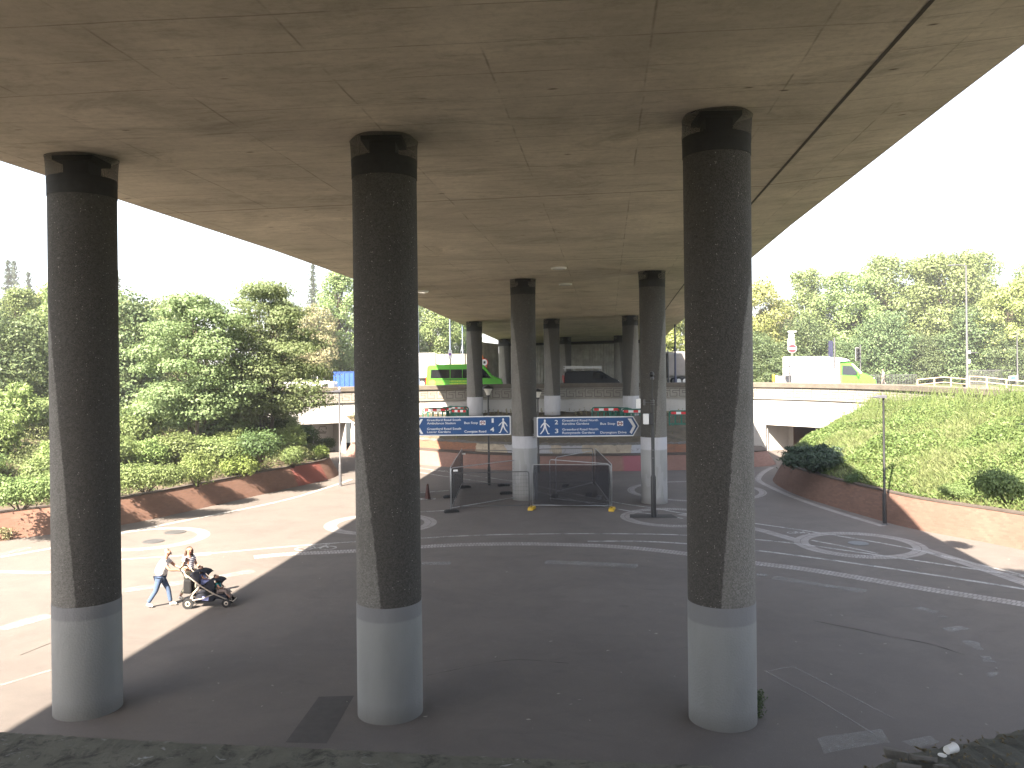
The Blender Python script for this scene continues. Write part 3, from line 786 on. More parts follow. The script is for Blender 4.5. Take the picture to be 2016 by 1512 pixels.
# ------------------------------------------------------------------ columns
COLR = .625
def col_mesh(h, wdir, z1, lim0):
    n = 72; nz = 44; z0 = 0
    vs, fs, wa = [], [], []
    for i in range(nz+1):
        z = h*i/nz
        for k in range(n):
            th = 2*pi*k/n; vs.append((COLR*cos(th), COLR*sin(th), z))
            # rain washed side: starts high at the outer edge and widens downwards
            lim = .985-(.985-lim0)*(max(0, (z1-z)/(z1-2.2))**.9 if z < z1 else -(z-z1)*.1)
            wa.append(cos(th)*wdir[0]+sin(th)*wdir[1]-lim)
    for i in range(nz):
        for k in range(n):
            k2 = (k+1) % n; fs.append((i*n+k, i*n+k2, (i+1)*n+k2, (i+1)*n+k))
    fs.append(tuple(range(nz*n, (nz+1)*n)))
    me = bpy.data.meshes.new('shaft'); me.from_pydata(vs, [], fs); me.materials.append(M['column'])
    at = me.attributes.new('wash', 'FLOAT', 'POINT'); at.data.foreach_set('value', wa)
    me.polygons.foreach_set('use_smooth', [True]*(len(me.polygons)-1)+[False]); return me
def column(x, y, z0, label, wdir, bmat, bh, seed, z1=9.0, lim0=.28):
    top = ZR(y)+SE(y)*(x-CL(y))
    q = thing('bridge_column', label, 'column', (x, y, z0), 0, 'round concrete columns under the flyover', 'thing')
    h = top-z0-.42
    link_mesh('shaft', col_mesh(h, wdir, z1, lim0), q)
    n = 72; rr = random.Random(seed)
    MB().lathe([(COLR+.002,-.02),(COLR+.008,0),(COLR+.008,bh),(COLR+.001,bh+.004)], n).build('painted_base', bmat, q, smooth=False, auto=40)
    MB().lathe([(COLR+.001,h-.36),(COLR+.01,h-.355),(COLR+.01,h+.005),(COLR-.05,h+.01)], n).build('bitumen_collar', M['collar'], q, auto=40)
    bm_ = MB(); bm_.box((0,0,h+.20), (.50,.50,.34)); bm_.box((0,0,h+.05), (.62,.62,.09)); bm_.box((0,0,h+.37), (.78,.78,.09))
    bm_.build('bearing', M['bearing'], q)
    net = []; ph = rr.uniform(0, 6); drape = lambda k, i: (.030*sin(2*pi*k/40*5+ph)+.018*sin(2*pi*k/40*3+ph*2)-.012)*(i-1)/3 if i > 1 else 0
    for i, (r, z) in enumerate(((COLR+.015, h-.12), (COLR+.02, h+.02), (COLR+.025, h+.2), (COLR+.03, h+.36), (COLR+.045, h+.415))):
        net.append([((r+drape(k, i))*cos(2*pi*k/40), (r+drape(k, i))*sin(2*pi*k/40), z) for k in range(40)])
        net[-1].append(net[-1][0])
    MB().grid(net).build('netting', M['colnet'], q, smooth=True)
    return q
WL, WR = (-.94, -.34), (.90, -.44)
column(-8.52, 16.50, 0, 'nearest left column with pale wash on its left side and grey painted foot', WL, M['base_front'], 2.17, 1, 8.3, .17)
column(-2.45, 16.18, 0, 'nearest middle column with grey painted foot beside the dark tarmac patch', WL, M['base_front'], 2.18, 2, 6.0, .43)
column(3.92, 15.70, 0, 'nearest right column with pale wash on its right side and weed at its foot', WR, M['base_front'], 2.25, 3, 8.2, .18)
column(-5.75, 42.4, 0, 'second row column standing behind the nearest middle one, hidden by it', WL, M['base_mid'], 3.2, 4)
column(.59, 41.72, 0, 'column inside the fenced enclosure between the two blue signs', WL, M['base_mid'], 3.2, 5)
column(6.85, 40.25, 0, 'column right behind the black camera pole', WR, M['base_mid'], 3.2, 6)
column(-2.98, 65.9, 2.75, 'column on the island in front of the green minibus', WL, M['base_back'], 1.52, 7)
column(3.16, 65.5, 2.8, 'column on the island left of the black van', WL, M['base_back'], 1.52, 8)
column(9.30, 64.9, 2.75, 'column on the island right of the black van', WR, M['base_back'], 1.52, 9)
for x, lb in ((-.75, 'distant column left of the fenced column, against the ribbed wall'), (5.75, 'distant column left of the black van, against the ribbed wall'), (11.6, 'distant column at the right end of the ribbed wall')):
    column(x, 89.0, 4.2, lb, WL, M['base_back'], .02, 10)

# ------------------------------------------------------------------ abutment
ab = thing('abutment_wall', 'vertically ribbed concrete abutment wall under the far end of the flyover', 'wall', kind='thing')
def ribs(p0, p1, z1, z2, per, dep, nm, mat):
    p0, p1 = Vector((*p0, 0)), Vector((*p1, 0)); t = (p1-p0); L = t.length; t.normalize(); n = Vector((t.y, -t.x, 0))
    if n.y > 0: n = -n
    k = int(L/per); rows = [[], []]
    for i in range(k):
        for u, d in ((0, 0), (.18, dep), (.62, dep), (.8, 0)):
            s = (i+u)*L/k; q = p0+t*s+n*d
            f = s/L
            rows[0].append((q.x, q.y, ROADZ-.3)); rows[1].append((q.x, q.y, z1+(z2-z1)*f))
    return MB().grid(rows).build(nm, mat, ab)
ztop = ZR(97)-.12
ribs((-1.55, 97.2), (17, 97.2), ztop-.35, ztop-.1, .33, .10, 'ribbed_face', M['ribbed'])
ribs((-4.3, 91.5), (-1.6, 97.1), EYE+2.75, EYE+2.55, .33, .10, 'wing_wall', M['ribbed'])
MB().box((7.7, 98.0, ztop), (18.6, .9, .8)).build('bearing_shelf', M['dark'], ab)
MB().box((5, 100, ROADZ+2), (40, 3, 4)).build('backing', M['ribbed'], ab)

MB().box((CL(-11), -11.5, 6), (22, 1.0, 12)).build('near_shade_wall', M['ribbed'], thing('abutment_wall', 'unseen wall added behind the viewpoint to darken the near floor', 'wall', kind='thing'))  # unseen wall, added to keep light off the near floor
# recessed lights
for px_, py_, lb in ((1100,527,'nearer round light on the soffit left of the right column row'),(1113,559,'farther round light on the soffit beside the fenced column head'),(831,573,'round light on the soffit beside the nearest middle column')):
    Y = 30.
    for _ in range(20):
        p = D(px_, py_, Y); z = ZR(Y)+SE(Y)*(p.x-CL(Y)); Y = Y*(z-EYE)/(p.z-EYE)
    q = thing('soffit_light', lb, 'light', (p.x, Y, z-.02), 0, 'round lights under the flyover')
    MB().lathe([(.36,.03),(.36,-.03),(.30,-.045)], 24).build('rim', M['white'], q)
    MB().lathe([(.29,-.02),(.29,-.05),(.15,-.075)], 24).build('lens', M['lens'], q)

# ================================================================== MARKINGS ON THE FLOOR
def ribbon(px_pts, wd, z, mb, uvl, step=.25, wob=0):
    pts = resample(catmull([G(*p) for p in px_pts], 8), step); s = 0; b0 = len(mb.v)
    rows = []
    for i, p in enumerate(pts):
        t = (pts[min(i+1, len(pts)-1)]-pts[max(i-1, 0)]).normalized(); n = Vector((-t.y, t.x, 0))
        if i: s += (p-pts[i-1]).length
        ww = wd*.5*(1+R.uniform(-wob, wob))
        rows.append([(p.x-n.x*ww, p.y-n.y*ww, z), (p.x+n.x*ww, p.y+n.y*ww, z)]); uvl += [(s, 0), (s, wd)]
    mb.grid(rows)
def ringband(cx, cy, ro, ri, z, mb, uvl, a0=0, a1=2*pi):
    n = 64; rows = []
    for i in range(n+1):
        a = a0+(a1-a0)*i/n
        rows.append([(cx+ri*cos(a), cy+ri*sin(a), z), (cx+ro*cos(a), cy+ro*sin(a), z)]); uvl += [(a*ro, 0), (a*ro, ro-ri)]
    mb.grid(rows)
pv, pu = MB(), []
ribbon([(500,1097),(570,1091),(697,1085),(825,1077),(900,1073),(1000,1071),(1100,1072),(1220,1077),(1340,1089),(1480,1108),(1600,1123),(1800,1156),(2016,1190),(2200,1222)], .55, .004, pv, pu)
ribbon([(1340,1012),(1480,1040),(1530,1053),(1575,1066)], .50, .004, pv, pu)
ribbon([(1808,1079),(1900,1108),(2016,1147),(2100,1178)], .55, .004, pv, pu)
for (x, y, ro, ri) in ((1692,1072,2.29,1.76),(750,1031,2.4,1.85),(293,1060,2.3,1.8),(1325,1018,2.3,1.8),(1370,966,3.6,3.2)):
    p = G(x, y); ringband(p.x, p.y, ro, ri, .0045 if ro < 3 else .004, pv, pu)
ribbon([(1502,952),(1493,945),(1495,938),(1503,930),(1520,920)], .35, .004, pv, pu)
ribbon([(1502,952),(1560,978),(1640,1006),(1740,1036)], .35, .004, pv, pu)
o = pv.build('granite_sett_bands', M['paver'], fix=False); set_uv(o, lambda i: pu[i]); struct(o)
ln, du = MB(), []
LZ = .009
ribbon([(0,1097),(110,1078),(238,1050),(400,1018),(560,985),(660,955),(692,944)], .24, LZ, ln, du)
ribbon([(100,1112),(238,1102),(400,1091),(560,1077),(697,1067),(825,1060),(920,1055),(1030,1052),(1190,1051),(1340,1053.5),(1480,1062),(1570,1071),(1700,1089),(1920,1121),(2060,1142)], .16, LZ, ln, du)
ribbon([(-80,1124),(0,1126),(100,1128)], .30, LZ, ln, du)
ribbon([(1157,1066),(1250,1066),(1340,1070),(1480,1083),(1700,1112),(2016,1160),(2150,1182)], .18, LZ, ln, du)
ribbon([(824,921),(889,931),(1005,947),(1100,966),(1210,989),(1290,1001),(1340,1010),(1480,1030),(1610,1049),(1790,1080),(2016,1133)], .15, LZ, ln, du)
ribbon([(824,930),(889,940),(1005,957),(1100,978),(1213,1002),(1290,1013),(1345,1021)], .15, LZ, ln, du)
ribbon([(780,973),(830,970),(884,966)], .22, LZ, ln, du)
ribbon([(780,1011),(830,1008),(885,1005)], .18, LZ, ln, du)
ribbon([(1598,1064),(1660,1076),(1728,1090)], .14, LZ, ln, du)
p = [(375,1089),(420,1082)]; ribbon([(370,1094),(415,1090)], .5, LZ, ln, du)
struct(ln.build('painted_lines', M['line'], fix=False))
wn, du = MB(), []
ribbon([(826,1110),(888,1109)], .48, LZ, wn, du, wob=.1); ribbon([(1073,1107),(1160,1110),(1255,1115)], .55, LZ, wn, du, wob=.1)
ribbon([(1488,1131),(1510,1134)], .4, LZ, wn, du, wob=.2); ribbon([(1522,1137),(1600,1149),(1705,1165)], .42, LZ, wn, du, wob=.3)
ribbon([(236,1164),(330,1151),(400,1142),(500,1124)], .5, LZ, wn, du, wob=.2); ribbon([(0,1240),(60,1222),(100,1212)], .5, LZ, wn, du, wob=.2)
ribbon([(1806,1196),(1845,1207)], .3, LZ, wn, du, wob=.3); ribbon([(1850,1213),(1862,1216)], .2, LZ, wn, du); ribbon([(1862,1241),(1900,1236)], .3, LZ, wn, du)
ribbon([(1905,1262),(1930,1280)], .3, LZ, wn, du, wob=.4); ribbon([(1938,1292),(1950,1304)], .25, LZ, wn, du, wob=.5); ribbon([(1944,1326),(1960,1330)], .3, LZ, wn, du, wob=.5); ribbon([(0,1092),(60,1078)], .4, LZ, wn, du, wob=.3)
ribbon([(0,1350),(100,1320)], .12, LZ, wn, du)
ribbon([(1507,1322),(1562,1312)], .03, LZ, wn, du); ribbon([(1507,1322),(1600,1372),(1725,1448)], .035, LZ, wn, du); ribbon([(1560,1312),(1640,1353),(1760,1415)], .035, LZ, wn, du)
struct(wn.build('worn_paint_marks', M['worn'], fix=False))
def poly(pxs, z, mb): mb.add([G(*p, 0)+Vector((0,0,z)) for p in pxs], [tuple(range(len(pxs)))])
pm = MB(); poly([(628,1372),(697,1370),(643,1464),(562,1462)], .004, pm); poly([(1240,1013),(1322,1013),(1335,1020),(1240,1020)], .013, pm)
struct(pm.build('tarmac_repairs', M['patch'], fix=False))
cm, du = MB(), []
ribbon([(1600,1222),(1690,1240),(1740,1251),(1830,1268),(1900,1290)], .03, .004, cm, du, wob=.9); ribbon([(40,1290),(110,1262)], .03, .004, cm, du, wob=.9); ribbon([(840,1330),(1000,1300),(1120,1306)], .015, .004, cm, du, wob=.9)
struct(cm.build('floor_cracks', M['dark'], fix=False))
pm = MB(); poly([(1608,1452),(1735,1435),(1752,1462),(1700,1470),(1622,1484)], .004, pm); poly([(1775,1460),(1830,1448),(1852,1462),(1800,1474)], .004, pm)
struct(pm.build('scuffed_patches', M['roughpatch'], fix=False))
# painted cycle symbols, laid flat
def cycle_symbol(c, yaw, s, name, label):
    mb = MB()
    for cx_ in (-.55, .55):
        for k in range(20):
            a0, a1 = 2*pi*k/20, 2*pi*(k+1)/20
            mb.add([(cx_+r*cos(a), r*sin(a), 0) for r, a in ((.30,a0),(.42,a0),(.42,a1),(.30,a1))], [(0,1,2,3)])
    def bar(a, b2, w_=.09):
        a, b2 = Vector((*a, .001)), Vector((*b2, .001)); t = (b2-a).normalized(); n = Vector((-t.y, t.x, 0))*w_/2
        mb.add([a-n, b2-n, b2+n, a+n], [(0,1,2,3)])
    for a, b2 in (((-.55,0),(-.2,.5)),((-.2,.5),(.4,.5)),((.4,.5),(0,-.02)),((0,-.02),(-.2,.5)),((-.55,0),(0,-.02)),((.55,0),(.36,.72)),((.36,.72),(.55,.78)),((-.2,.5),(-.26,.68)),((-.4,.68),(-.1,.68))): bar(a, b2)
    mb.v = [(x*s, y*s, z+.013) for x, y, z in mb.v]
    o = mb.build(name, M['line'], fix=False); o.location = (c.x, c.y, 0); o.rotation_euler = (0, 0, yaw)
    return struct(o)
cycle_symbol(G(622,1080), .12, .8, 'cycle_marking', '')
cycle_symbol(G(1572,1050), -.3, .45, 'cycle_marking', '')
cycle_symbol(G(865,928), -.3, .6, 'cycle_marking', '')
for x, y, r, lb in ((345,1048,.42,'round dark manhole cover in the sunlit paving behind the pushchair'),(302,1066,.40,'paler round manhole cover in the sunlit paving near the left column'),(1690,1070,.36,'round manhole cover in the middle of the paved ring')):
    p = G(x, y); q = thing('manhole_cover', lb, 'manhole cover', (p.x, p.y, .004), 0, 'manhole covers in the plaza', 'thing')
    MB().lathe([(r,0),(r,.012),(r-.05,.013)], 28).build('rim', M['darksteel'], q)
    MB().lathe([(r-.06,.003),(r-.06,.016)], 28).build('plate', M['darksteel'], q)
# litter specks
for i, (x, y) in enumerate(((895,1212),(1066,1420),(1095,1458),(1446,1435),(1585,1292),(420,1340),(560,1398))):
    pass
lt = MB()
for _ in range(90):
    x, y = R.uniform(240, 2000), R.uniform(1090, 1440)
    p = G(x, y); a = R.uniform(0, pi); l = R.uniform(.02, .06)
    lt.add([p+Vector((cos(a+k*pi/2+R.uniform(-.4,.4))*l*(1 if k % 2 else .5), sin(a+k*pi/2)*l*(1 if k % 2 else .5), .006+R.uniform(0,.02))) for k in range(4)], [(0,1,2,3)])
o = stuff(lt.build('ground_litter', plain('litter_paper', (.34,.32,.28), .9, .6, 3))); o['label'] = 'scraps and dry leaves scattered over the shaded floor'
# ================================================================== FOLIAGE
def leaf_mesh(name, C, S, mat, rng, up=.35, out=None, asp=.62):
    "C: Nx3 leaf centres, S: N leaf half lengths. Each leaf is its own folded diamond."
    n = len(C)
    nrm = rng.normal(size=(n, 3))*.55; nrm[:, 2] += up
    if out is not None: nrm += out*1.05
    nrm /= np.linalg.norm(nrm, axis=1)[:, None]
    t = rng.normal(size=(n, 3)); t -= (t*nrm).sum(1)[:, None]*nrm; t /= np.linalg.norm(t, axis=1)[:, None]
    b = np.cross(nrm, t); S = S[:, None]
    V = np.stack([C-t*S, C-b*S*asp+nrm*S*.18, C+t*S, C+b*S*asp+nrm*S*.18], 1).reshape(-1, 3)
    return quads(name, V, mat)
def quads(name, V, mat):
    n = len(V)//4
    me = bpy.data.meshes.new(name); me.vertices.add(n*4); me.vertices.foreach_set('co', V.astype(np.float32).ravel())
    me.loops.add(n*4); me.loops.foreach_set('vertex_index', np.arange(n*4, dtype=np.int32))
    me.polygons.add(n); me.polygons.foreach_set('loop_start', np.arange(0, n*4, 4, dtype=np.int32))
    me.materials.append(mat); me.update(calc_edges=True); me.validate(); return me
def crown_points(rng, lobes, n, shell=.5):
    "points on and in a set of ellipsoid lobes (cx,cy,cz,rx,ry,rz)"
    L = np.array(lobes); wts = (L[:, 3]*L[:, 4]+L[:, 3]*L[:, 5]); k = rng.choice(len(L), n, p=wts/wts.sum())
    d = rng.normal(size=(n, 3)); d /= np.linalg.norm(d, axis=1)[:, None]
    r = (shell+(1-shell)*rng.random(n))**.6*(1+.14*rng.normal(size=n))
    # break each lobe into leafy sprays
    f = 1+.22*np.sin(d[:, 0]*7+k*1.7)*np.sin(d[:, 1]*6+k*2.3)+.16*np.sin(d[:, 2]*11+k)
    P = L[k, :3]+d*L[k, 3:]*(r*f)[:, None]
    return P, d
def limbs(mb, rng, base, h0, lobes, r0, lean=(0,0), every=1):
    top = max(l[2] for l in lobes)
    tr = [(base[0], base[1], -.2), (base[0]+lean[0]*.3, base[1]+lean[1]*.3, h0*.5), (base[0]+lean[0]*.7, base[1]+lean[1]*.7, h0), (base[0]+lean[0], base[1]+lean[1], h0+(top-h0)*.75)]
    mb.tube(tr, [r0*1.25, r0, r0*.8, r0*.15], 9)
    for l in lobes[::every]:
        zs = min(h0+(l[2]-h0)*.45, l[2]-.2); zs = max(h0*.7, zs); f = (zs-h0)/max(.1, top-h0)
        s = Vector((base[0]+lean[0]*.7, base[1]+lean[1]*.7, zs)); e = Vector(l[:3]); m_ = s.lerp(e, .5)+Vector((0, 0, .12*(e-s).length))
        rr_ = r0*max(.16, .42*(1-f)); mb.tube([s, m_, e], [rr_, rr_*.65, rr_*.2], 6)
def make_lobes(rng, W, Hc, z0, n, flat=.6, top_narrow=.5, size=.27, base_narrow=.6):
    out = []
    for i in range(n):
        v = (i+.5)/n; z = z0+Hc*(v+rng.uniform(-.04, .04))
        env = W/2*(base_narrow+(1-base_narrow)*min(1, v/.35))*(1-(1-top_narrow)*max(0, (v-.45)/.55)**1.6)
        a = i*2.39996+rng.uniform(-.4, .4); rad = env*sqrt(rng.uniform(.15, 1))*.86
        s = W*size*rng.uniform(.75, 1.25)*(1-.3*v)
        out.append((rad*cos(a), rad*sin(a), z, s, s, s*flat))
    return out
TREES = {}
def tree_proto(key, seed, W, H, trunk, n, nleaf, leaf, mat, flat=.6, top=.5, size=.27, stems=1, base_narrow=.6, shell=.5, up=.35):
    rng = np.random.default_rng(seed)
    lb = make_lobes(rng, W, H-trunk-W*size*.35, trunk, n, flat, top, size, base_narrow)
    P, d = crown_points(rng, lb, nleaf, shell)
    me = leaf_mesh('crown', P, leaf*rng.uniform(.7, 1.3, nleaf), M[mat], rng, up, d)
    t = MB()
    if stems == 1: limbs(t, rng, (0,0), trunk*1.05, lb, H*.016+.03)
    else:
        for i in range(stems):
            a = 2*pi*i/stems+.5; limbs(t, rng, (.22*cos(a), .22*sin(a)), trunk*1.1, lb[i::stems], H*.010+.02, (.5*cos(a), .5*sin(a)))
    TREES[key] = (me, t.mesh('trunk', M['bark'], True))
def put_tree(key, x, y, z, s, rz, label, cat='tree', group=None, name='tree', sz=None):
    c, t = TREES[key]
    q = thing(name, label, cat, (x, y, z), rz, group, 'thing'); q.scale = (s, s, sz or s)
    link_mesh('crown', c, q); link_mesh('trunk', t, q); return q
tree_proto('maple_a', 11, 6.8, 9.2, 1.5, 44, 40000, .080, 'maple', .36, .22, .21, 3, .8, .45, .6)
tree_proto('maple_b', 12, 8.8, 11.4, 2.0, 52, 48000, .086, 'maple', .34, .22, .20, 2, .75, .45, .6)
tree_proto('round', 21, 8.8, 13.0, 1.5, 52, 30000, .125, 'treegreen', .75, .5, .185)
tree_proto('tall', 22, 7.4, 15.0, 1.4, 56, 28000, .125, 'treegreen', .85, .42, .185, base_narrow=.8)
tree_proto('yellow', 23, 7.2, 11.5, 1.3, 42, 20000, .13, 'treeyellow', .75, .45, .20)
tree_proto('dark', 24, 8.0, 9.0, .6, 40, 22000, .125, 'treedark', .85, .5, .21, base_narrow=.95)
tree_proto('tan', 25, 6.0, 10.0, 1.2, 36, 13000, .125, 'treetan', .75, .5, .2)
rng = np.random.default_rng(31)
def conifer(seed, H, W):
    rng = np.random.default_rng(seed); P = []; out = []
    for i in range(44):
        v = i/44; z = H*(.10+.90*v)+rng.uniform(-.2, .2); r = (W/2*(1-v)**.85+.12)*rng.uniform(.75, 1.15)
        for k in range(6):
            a = k*2*pi/6+i*.9+rng.uniform(-.4, .4); m_ = int(26*(1-v)+8); t = rng.random(m_)
            P.append(np.stack([cos(a)*r*t, sin(a)*r*t, z-.45*r*t+rng.normal(size=m_)*.12], 1)+rng.normal(size=(m_, 3))*.13)
    P = np.concatenate(P); t = MB().tube([(0,0,-.2),(0,0,H*.5),(0,0,H)], [.25,.15,.02], 8)
    TREES['conifer'] = (leaf_mesh('crown', P, .16*rng.uniform(.7, 1.4, len(P)), M['conifer'], rng, .2), t.mesh('trunk', M['bark'], True))
conifer(5, 19, 5.5)

# ---- the two maples on the shrub bank
p = LB.near(-18.0, 47.2); put_tree('maple_a', p.x, p.y, p.z-.05, 1.0, .4, 'layered green maple with several thin stems, nearer of the two on the shrub bank')
p = LB.near(-15.2, 51.2); put_tree('maple_b', p.x, p.y, p.z-.1, .93, 2.1, 'taller layered maple overhanging the left subway portal', name='tree')
# ---- trees of the background, each placed by what it stands near
BT = [
 # key, x px at base, Y, z, scale, label
 ('round', -70, 58, 4.2, .72, 'leafy tree at the far left edge of the view'),
 ('tall', 40, 62, 4.2, .60, 'pale green tree left of the nearest left column'),
 ('round', 130, 60, 4.2, .70, 'bushy tree rising behind the nearest left column'),
 ('dark', 20, 50, 3.3, .78, 'low dark tree overhanging the shrubs at the left edge'),
 ('yellow', 250, 64, 4.2, .72, 'yellow green tree just right of the nearest left column'),
 ('dark', 225, 55, 3.9, .88, 'dark tree in the gap between the left column and the nearer maple'),
 ('yellow', 85, 74, 4.2, .86, 'yellowing treetop behind the nearest left column'),
 ('round', 330, 74, 4.2, .70, 'tree standing behind the nearer maple'),
 ('tall', 560, 92, 4.2, .70, 'tree behind the taller maple'),
 ('tan', 622, 88, 4.2, .92, 'browning tree above the white pickup'),
 ('tall', 668, 94, 4.2, .93, 'bright green tree above the blue container'),
 ('dark', 655, 104, 4.2, .8, 'dark undergrowth tree behind the blue container'),
 ('round', 850, 118, 4.2, 1.02, 'green tree above the white lorry'),
 ('round', 905, 126, 4.2, .86, 'green tree above the grey trailer'),
 ('dark', 770, 112, 4.2, 1.1, 'dark tree hidden behind the nearest middle column'),
 ('yellow', 1326, 112, 4.2, 1.08, 'yellow green tree in the gap left of the nearest right column'),
 ('yellow', 1496, 92, 4.2, 1.02, 'yellow tinged tree directly right of the nearest right column'),
 ('tan', 1532, 100, 4.2, .98, 'thin tan tinged tree above the no entry sign'),
 ('tall', 1588, 98, 4.2, .93, 'tall tree with a split top above the white van body'),
 ('round', 1672, 96, 4.2, 1.03, 'broad tree above the green van cab'),
 ('tall', 1742, 98, 4.2, 1.04, 'tall tree behind the pedestrian on the right'),
 ('tall', 1812, 97, 4.2, 1.0, 'tall tree left of the slim street light on the right'),
 ('round', 1872, 93, 4.2, 1.17, 'broad tall tree behind the slim street light on the right'),
 ('tall', 1925, 99, 4.2, 1.06, 'tall tree right of the slim street light'),
 ('yellow', 1992, 84, 4.2, .92, 'yellowish tree near the right edge of the view'),
 ('round', 2060, 86, 4.2, 1.02, 'tall green tree at the far right edge of the view'),
 ('dark', 1500, 86, 4.2, .62, 'dark low tree behind the traffic island left of the white van'),  # low row from here: shade under the tall crowns is in the leaf colour
 ('dark', 1580, 89, 4.2, .80, 'dark low tree behind the white van body'),
 ('dark', 1665, 88, 4.2, .55, 'dark low tree behind the traffic signals'),
 ('dark', 1745, 89, 4.2, .86, 'dark low tree behind the pedestrian guard rail'),
 ('dark', 1828, 88, 4.2, .60, 'dark low tree behind the left ramp railing'),
 ('dark', 1915, 86, 4.2, .88, 'dark low tree behind the street light foot'),
 ('dark', 1995, 82, 4.2, .58, 'dark low tree behind the small blue sign at the right'),
]
for i, (k, x, Y, z, s, lb) in enumerate(BT):
    put_tree(k, D(x, CY, Y).x, Y, z, s, i*1.37, lb, group='trees around the roundabout')
for i, (x, Y, s, lb) in enumerate(((18, 150, 1.20, 'dark spruce top at the far left above the trees'), (58, 162, 1.16, 'smaller pointed spruce top left of the nearest left column'), (30, 165, 1.3, 'spruce top between the two at the far left'), (232, 170, 1.22, 'distant conifer tip just right of the nearest left column'), (618, 170, 1.26, 'distant conifer tip above the browning tree'))):
    put_tree('conifer', D(x, CY, Y).x, Y, 4.2, s, i*.8, lb, group='conifers on the skyline', name='conifer')

# ---- shrubs on the shrub bank
SH = {}
def shrub_proto(key, seed, W, D_, H, n, nleaf, leaf, mat, up=.35, feather=False):
    rng = np.random.default_rng(seed); lb = []
    for i in range(n):
        a = i*2.4+rng.uniform(-.3, .3); r = sqrt(rng.uniform(.05, 1))*.62
        s = .34*rng.uniform(.75, 1.2); z = H*(.36+.36*(1-r)*rng.uniform(.6, 1.25))
        lb.append((r*cos(a)*W/2, r*sin(a)*D_/2, z, W*s*.62, D_*s*.62, H*.34))
    P, d = crown_points(rng, lb, nleaf, .45); P[:, 2] = np.maximum(P[:, 2], .02)
    if feather:
        m_ = nleaf//2; k = rng.integers(0, 60, m_); a = k*2.4; sp = rng.random(m_); tilt = .25+.65*((k*37) % 60)/60
        P2 = np.stack([np.cos(a)*W*.55*tilt*sp, np.sin(a)*D_*.55*tilt*sp, H*1.12*sp*(1.05-.35*tilt*sp)], 1)+rng.normal(size=(m_, 3))*.035
        P = np.concatenate([P, P2]); d = np.concatenate([d, np.zeros((m_, 3))])
    me = leaf_mesh('foliage', P, leaf*rng.uniform(.7, 1.35, len(P)), M[mat], rng, up, d, .5 if not feather else .3)
    t = MB()
    for l in lb[:7]: t.tube([(l[0]*.15, l[1]*.15, -.1), (l[0]*.6, l[1]*.6, l[2]*.6), (l[0], l[1], l[2])], [.035,.022,.01], 5)
    SH[key] = (me, t.mesh('stems', M['bark'], True))
shrub_proto('lime', 1, 2.4, 2.0, 1.35, 14, 5200, .058, 'shrublime')
shrub_proto('green', 2, 2.2, 2.0, 1.6, 14, 4800, .060, 'shrubgreen')
shrub_proto('dark', 3, 2.8, 2.4, 1.5, 15, 5200, .062, 'shrubdark')
shrub_proto('feather', 4, 2.0, 1.9, 1.7, 10, 5600, .075, 'shrubfeather', .2, True)
shrub_proto('mass', 5, 4.6, 3.0, 1.5, 22, 9500, .068, 'shrubgreen')
shrub_proto('juniper', 6, 4.2, 3.0, 1.25, 16, 11000, .085, 'juniper', .2, True)
def shrub(key, bank, px, py, s, rz, label, zg=1.6, sz=None):
    p = G(px, py, zg)
    for _ in range(6): p = G(px, py, bank.near(p.x, p.y).z)
    c, t = SH[key]
    q = thing('shrub', label, 'shrub', tuple(p-Vector((0,0,.06))), rz, 'shrubs on the planted banks', 'thing'); q.scale = (s, s, sz or s)
    link_mesh('foliage', c, q); link_mesh('stems', t, q)
for a in (
 ('lime', 472, 938, .98, .3, 'rounded bright green shrub near the wall, left of the red stained brick'),
 ('lime', 626, 902, .70, 1.1, 'small rounded bright shrub at the end of the shrub bank by the portal'),
 ('green', 577, 916, .74, 2.0, 'upright dark green shrub beside the small rounded bright shrub'),
 ('feather', 388, 952, .92, .2, 'feathery upright shrub right below the nearer maple'),
 ('mass', 285, 962, .84, .1, 'broad low shrub mass against the wall right of the nearest left column'),
 ('mass', 40, 996, .86, .4, 'broad low shrub mass at the left edge above the wall'),
 ('mass', 140, 978, .8, 2.6, 'low shrub mass behind the nearest left column'),
 ('green', 15, 955, 1.2, 1.3, 'shrub at the left edge behind the broad low shrub mass'),
 ('dark', 70, 935, 1.25, .7, 'dark shrub in tree shade left of the nearest left column'),
 ('feather', 270, 925, 1.25, 1.9, 'pale feathery shrub behind the broad low shrub mass'),
 ('green', 330, 908, 1.05, 2.6, 'green shrub beside the bare soil left of the nearer maple'),
 ('dark', 312, 905, .9, .4, 'small dark shrub at the edge of the bare soil'),
 ('dark', 448, 908, 1.05, 1.2, 'dark shrub directly behind the rounded bright shrub'),
 ('dark', 515, 903, 1.12, 2.2, 'wide dark shrub below the taller maple'),
 ('lime', 500, 872, .82, 2.0, 'bright shrub top showing above the wide dark shrub'),
 ('dark', 590, 880, 1.15, 2.9, 'dark low shrub in front of the left subway portal'),
 ('dark', 640, 884, .6, .2, 'small dark shrub at the very tip of the shrub bank'),
 ('lime', 355, 868, .98, 1.4, 'bright shrub seen left of the maple stems'),
 ('feather', 445, 875, 1.1, .9, 'feathery shrub between the two maples'),
 ('lime', 250, 868, 1.05, 2.3, 'bright shrub right beside the nearest left column'),
 ('green', 215, 880, 1.3, .2, 'green shrub half behind the nearest left column'),
 ('green', 60, 890, 1.35, 2.1, 'shrub at the left below the overhanging dark tree')):
    shrub(a[0], LB, *a[1:])
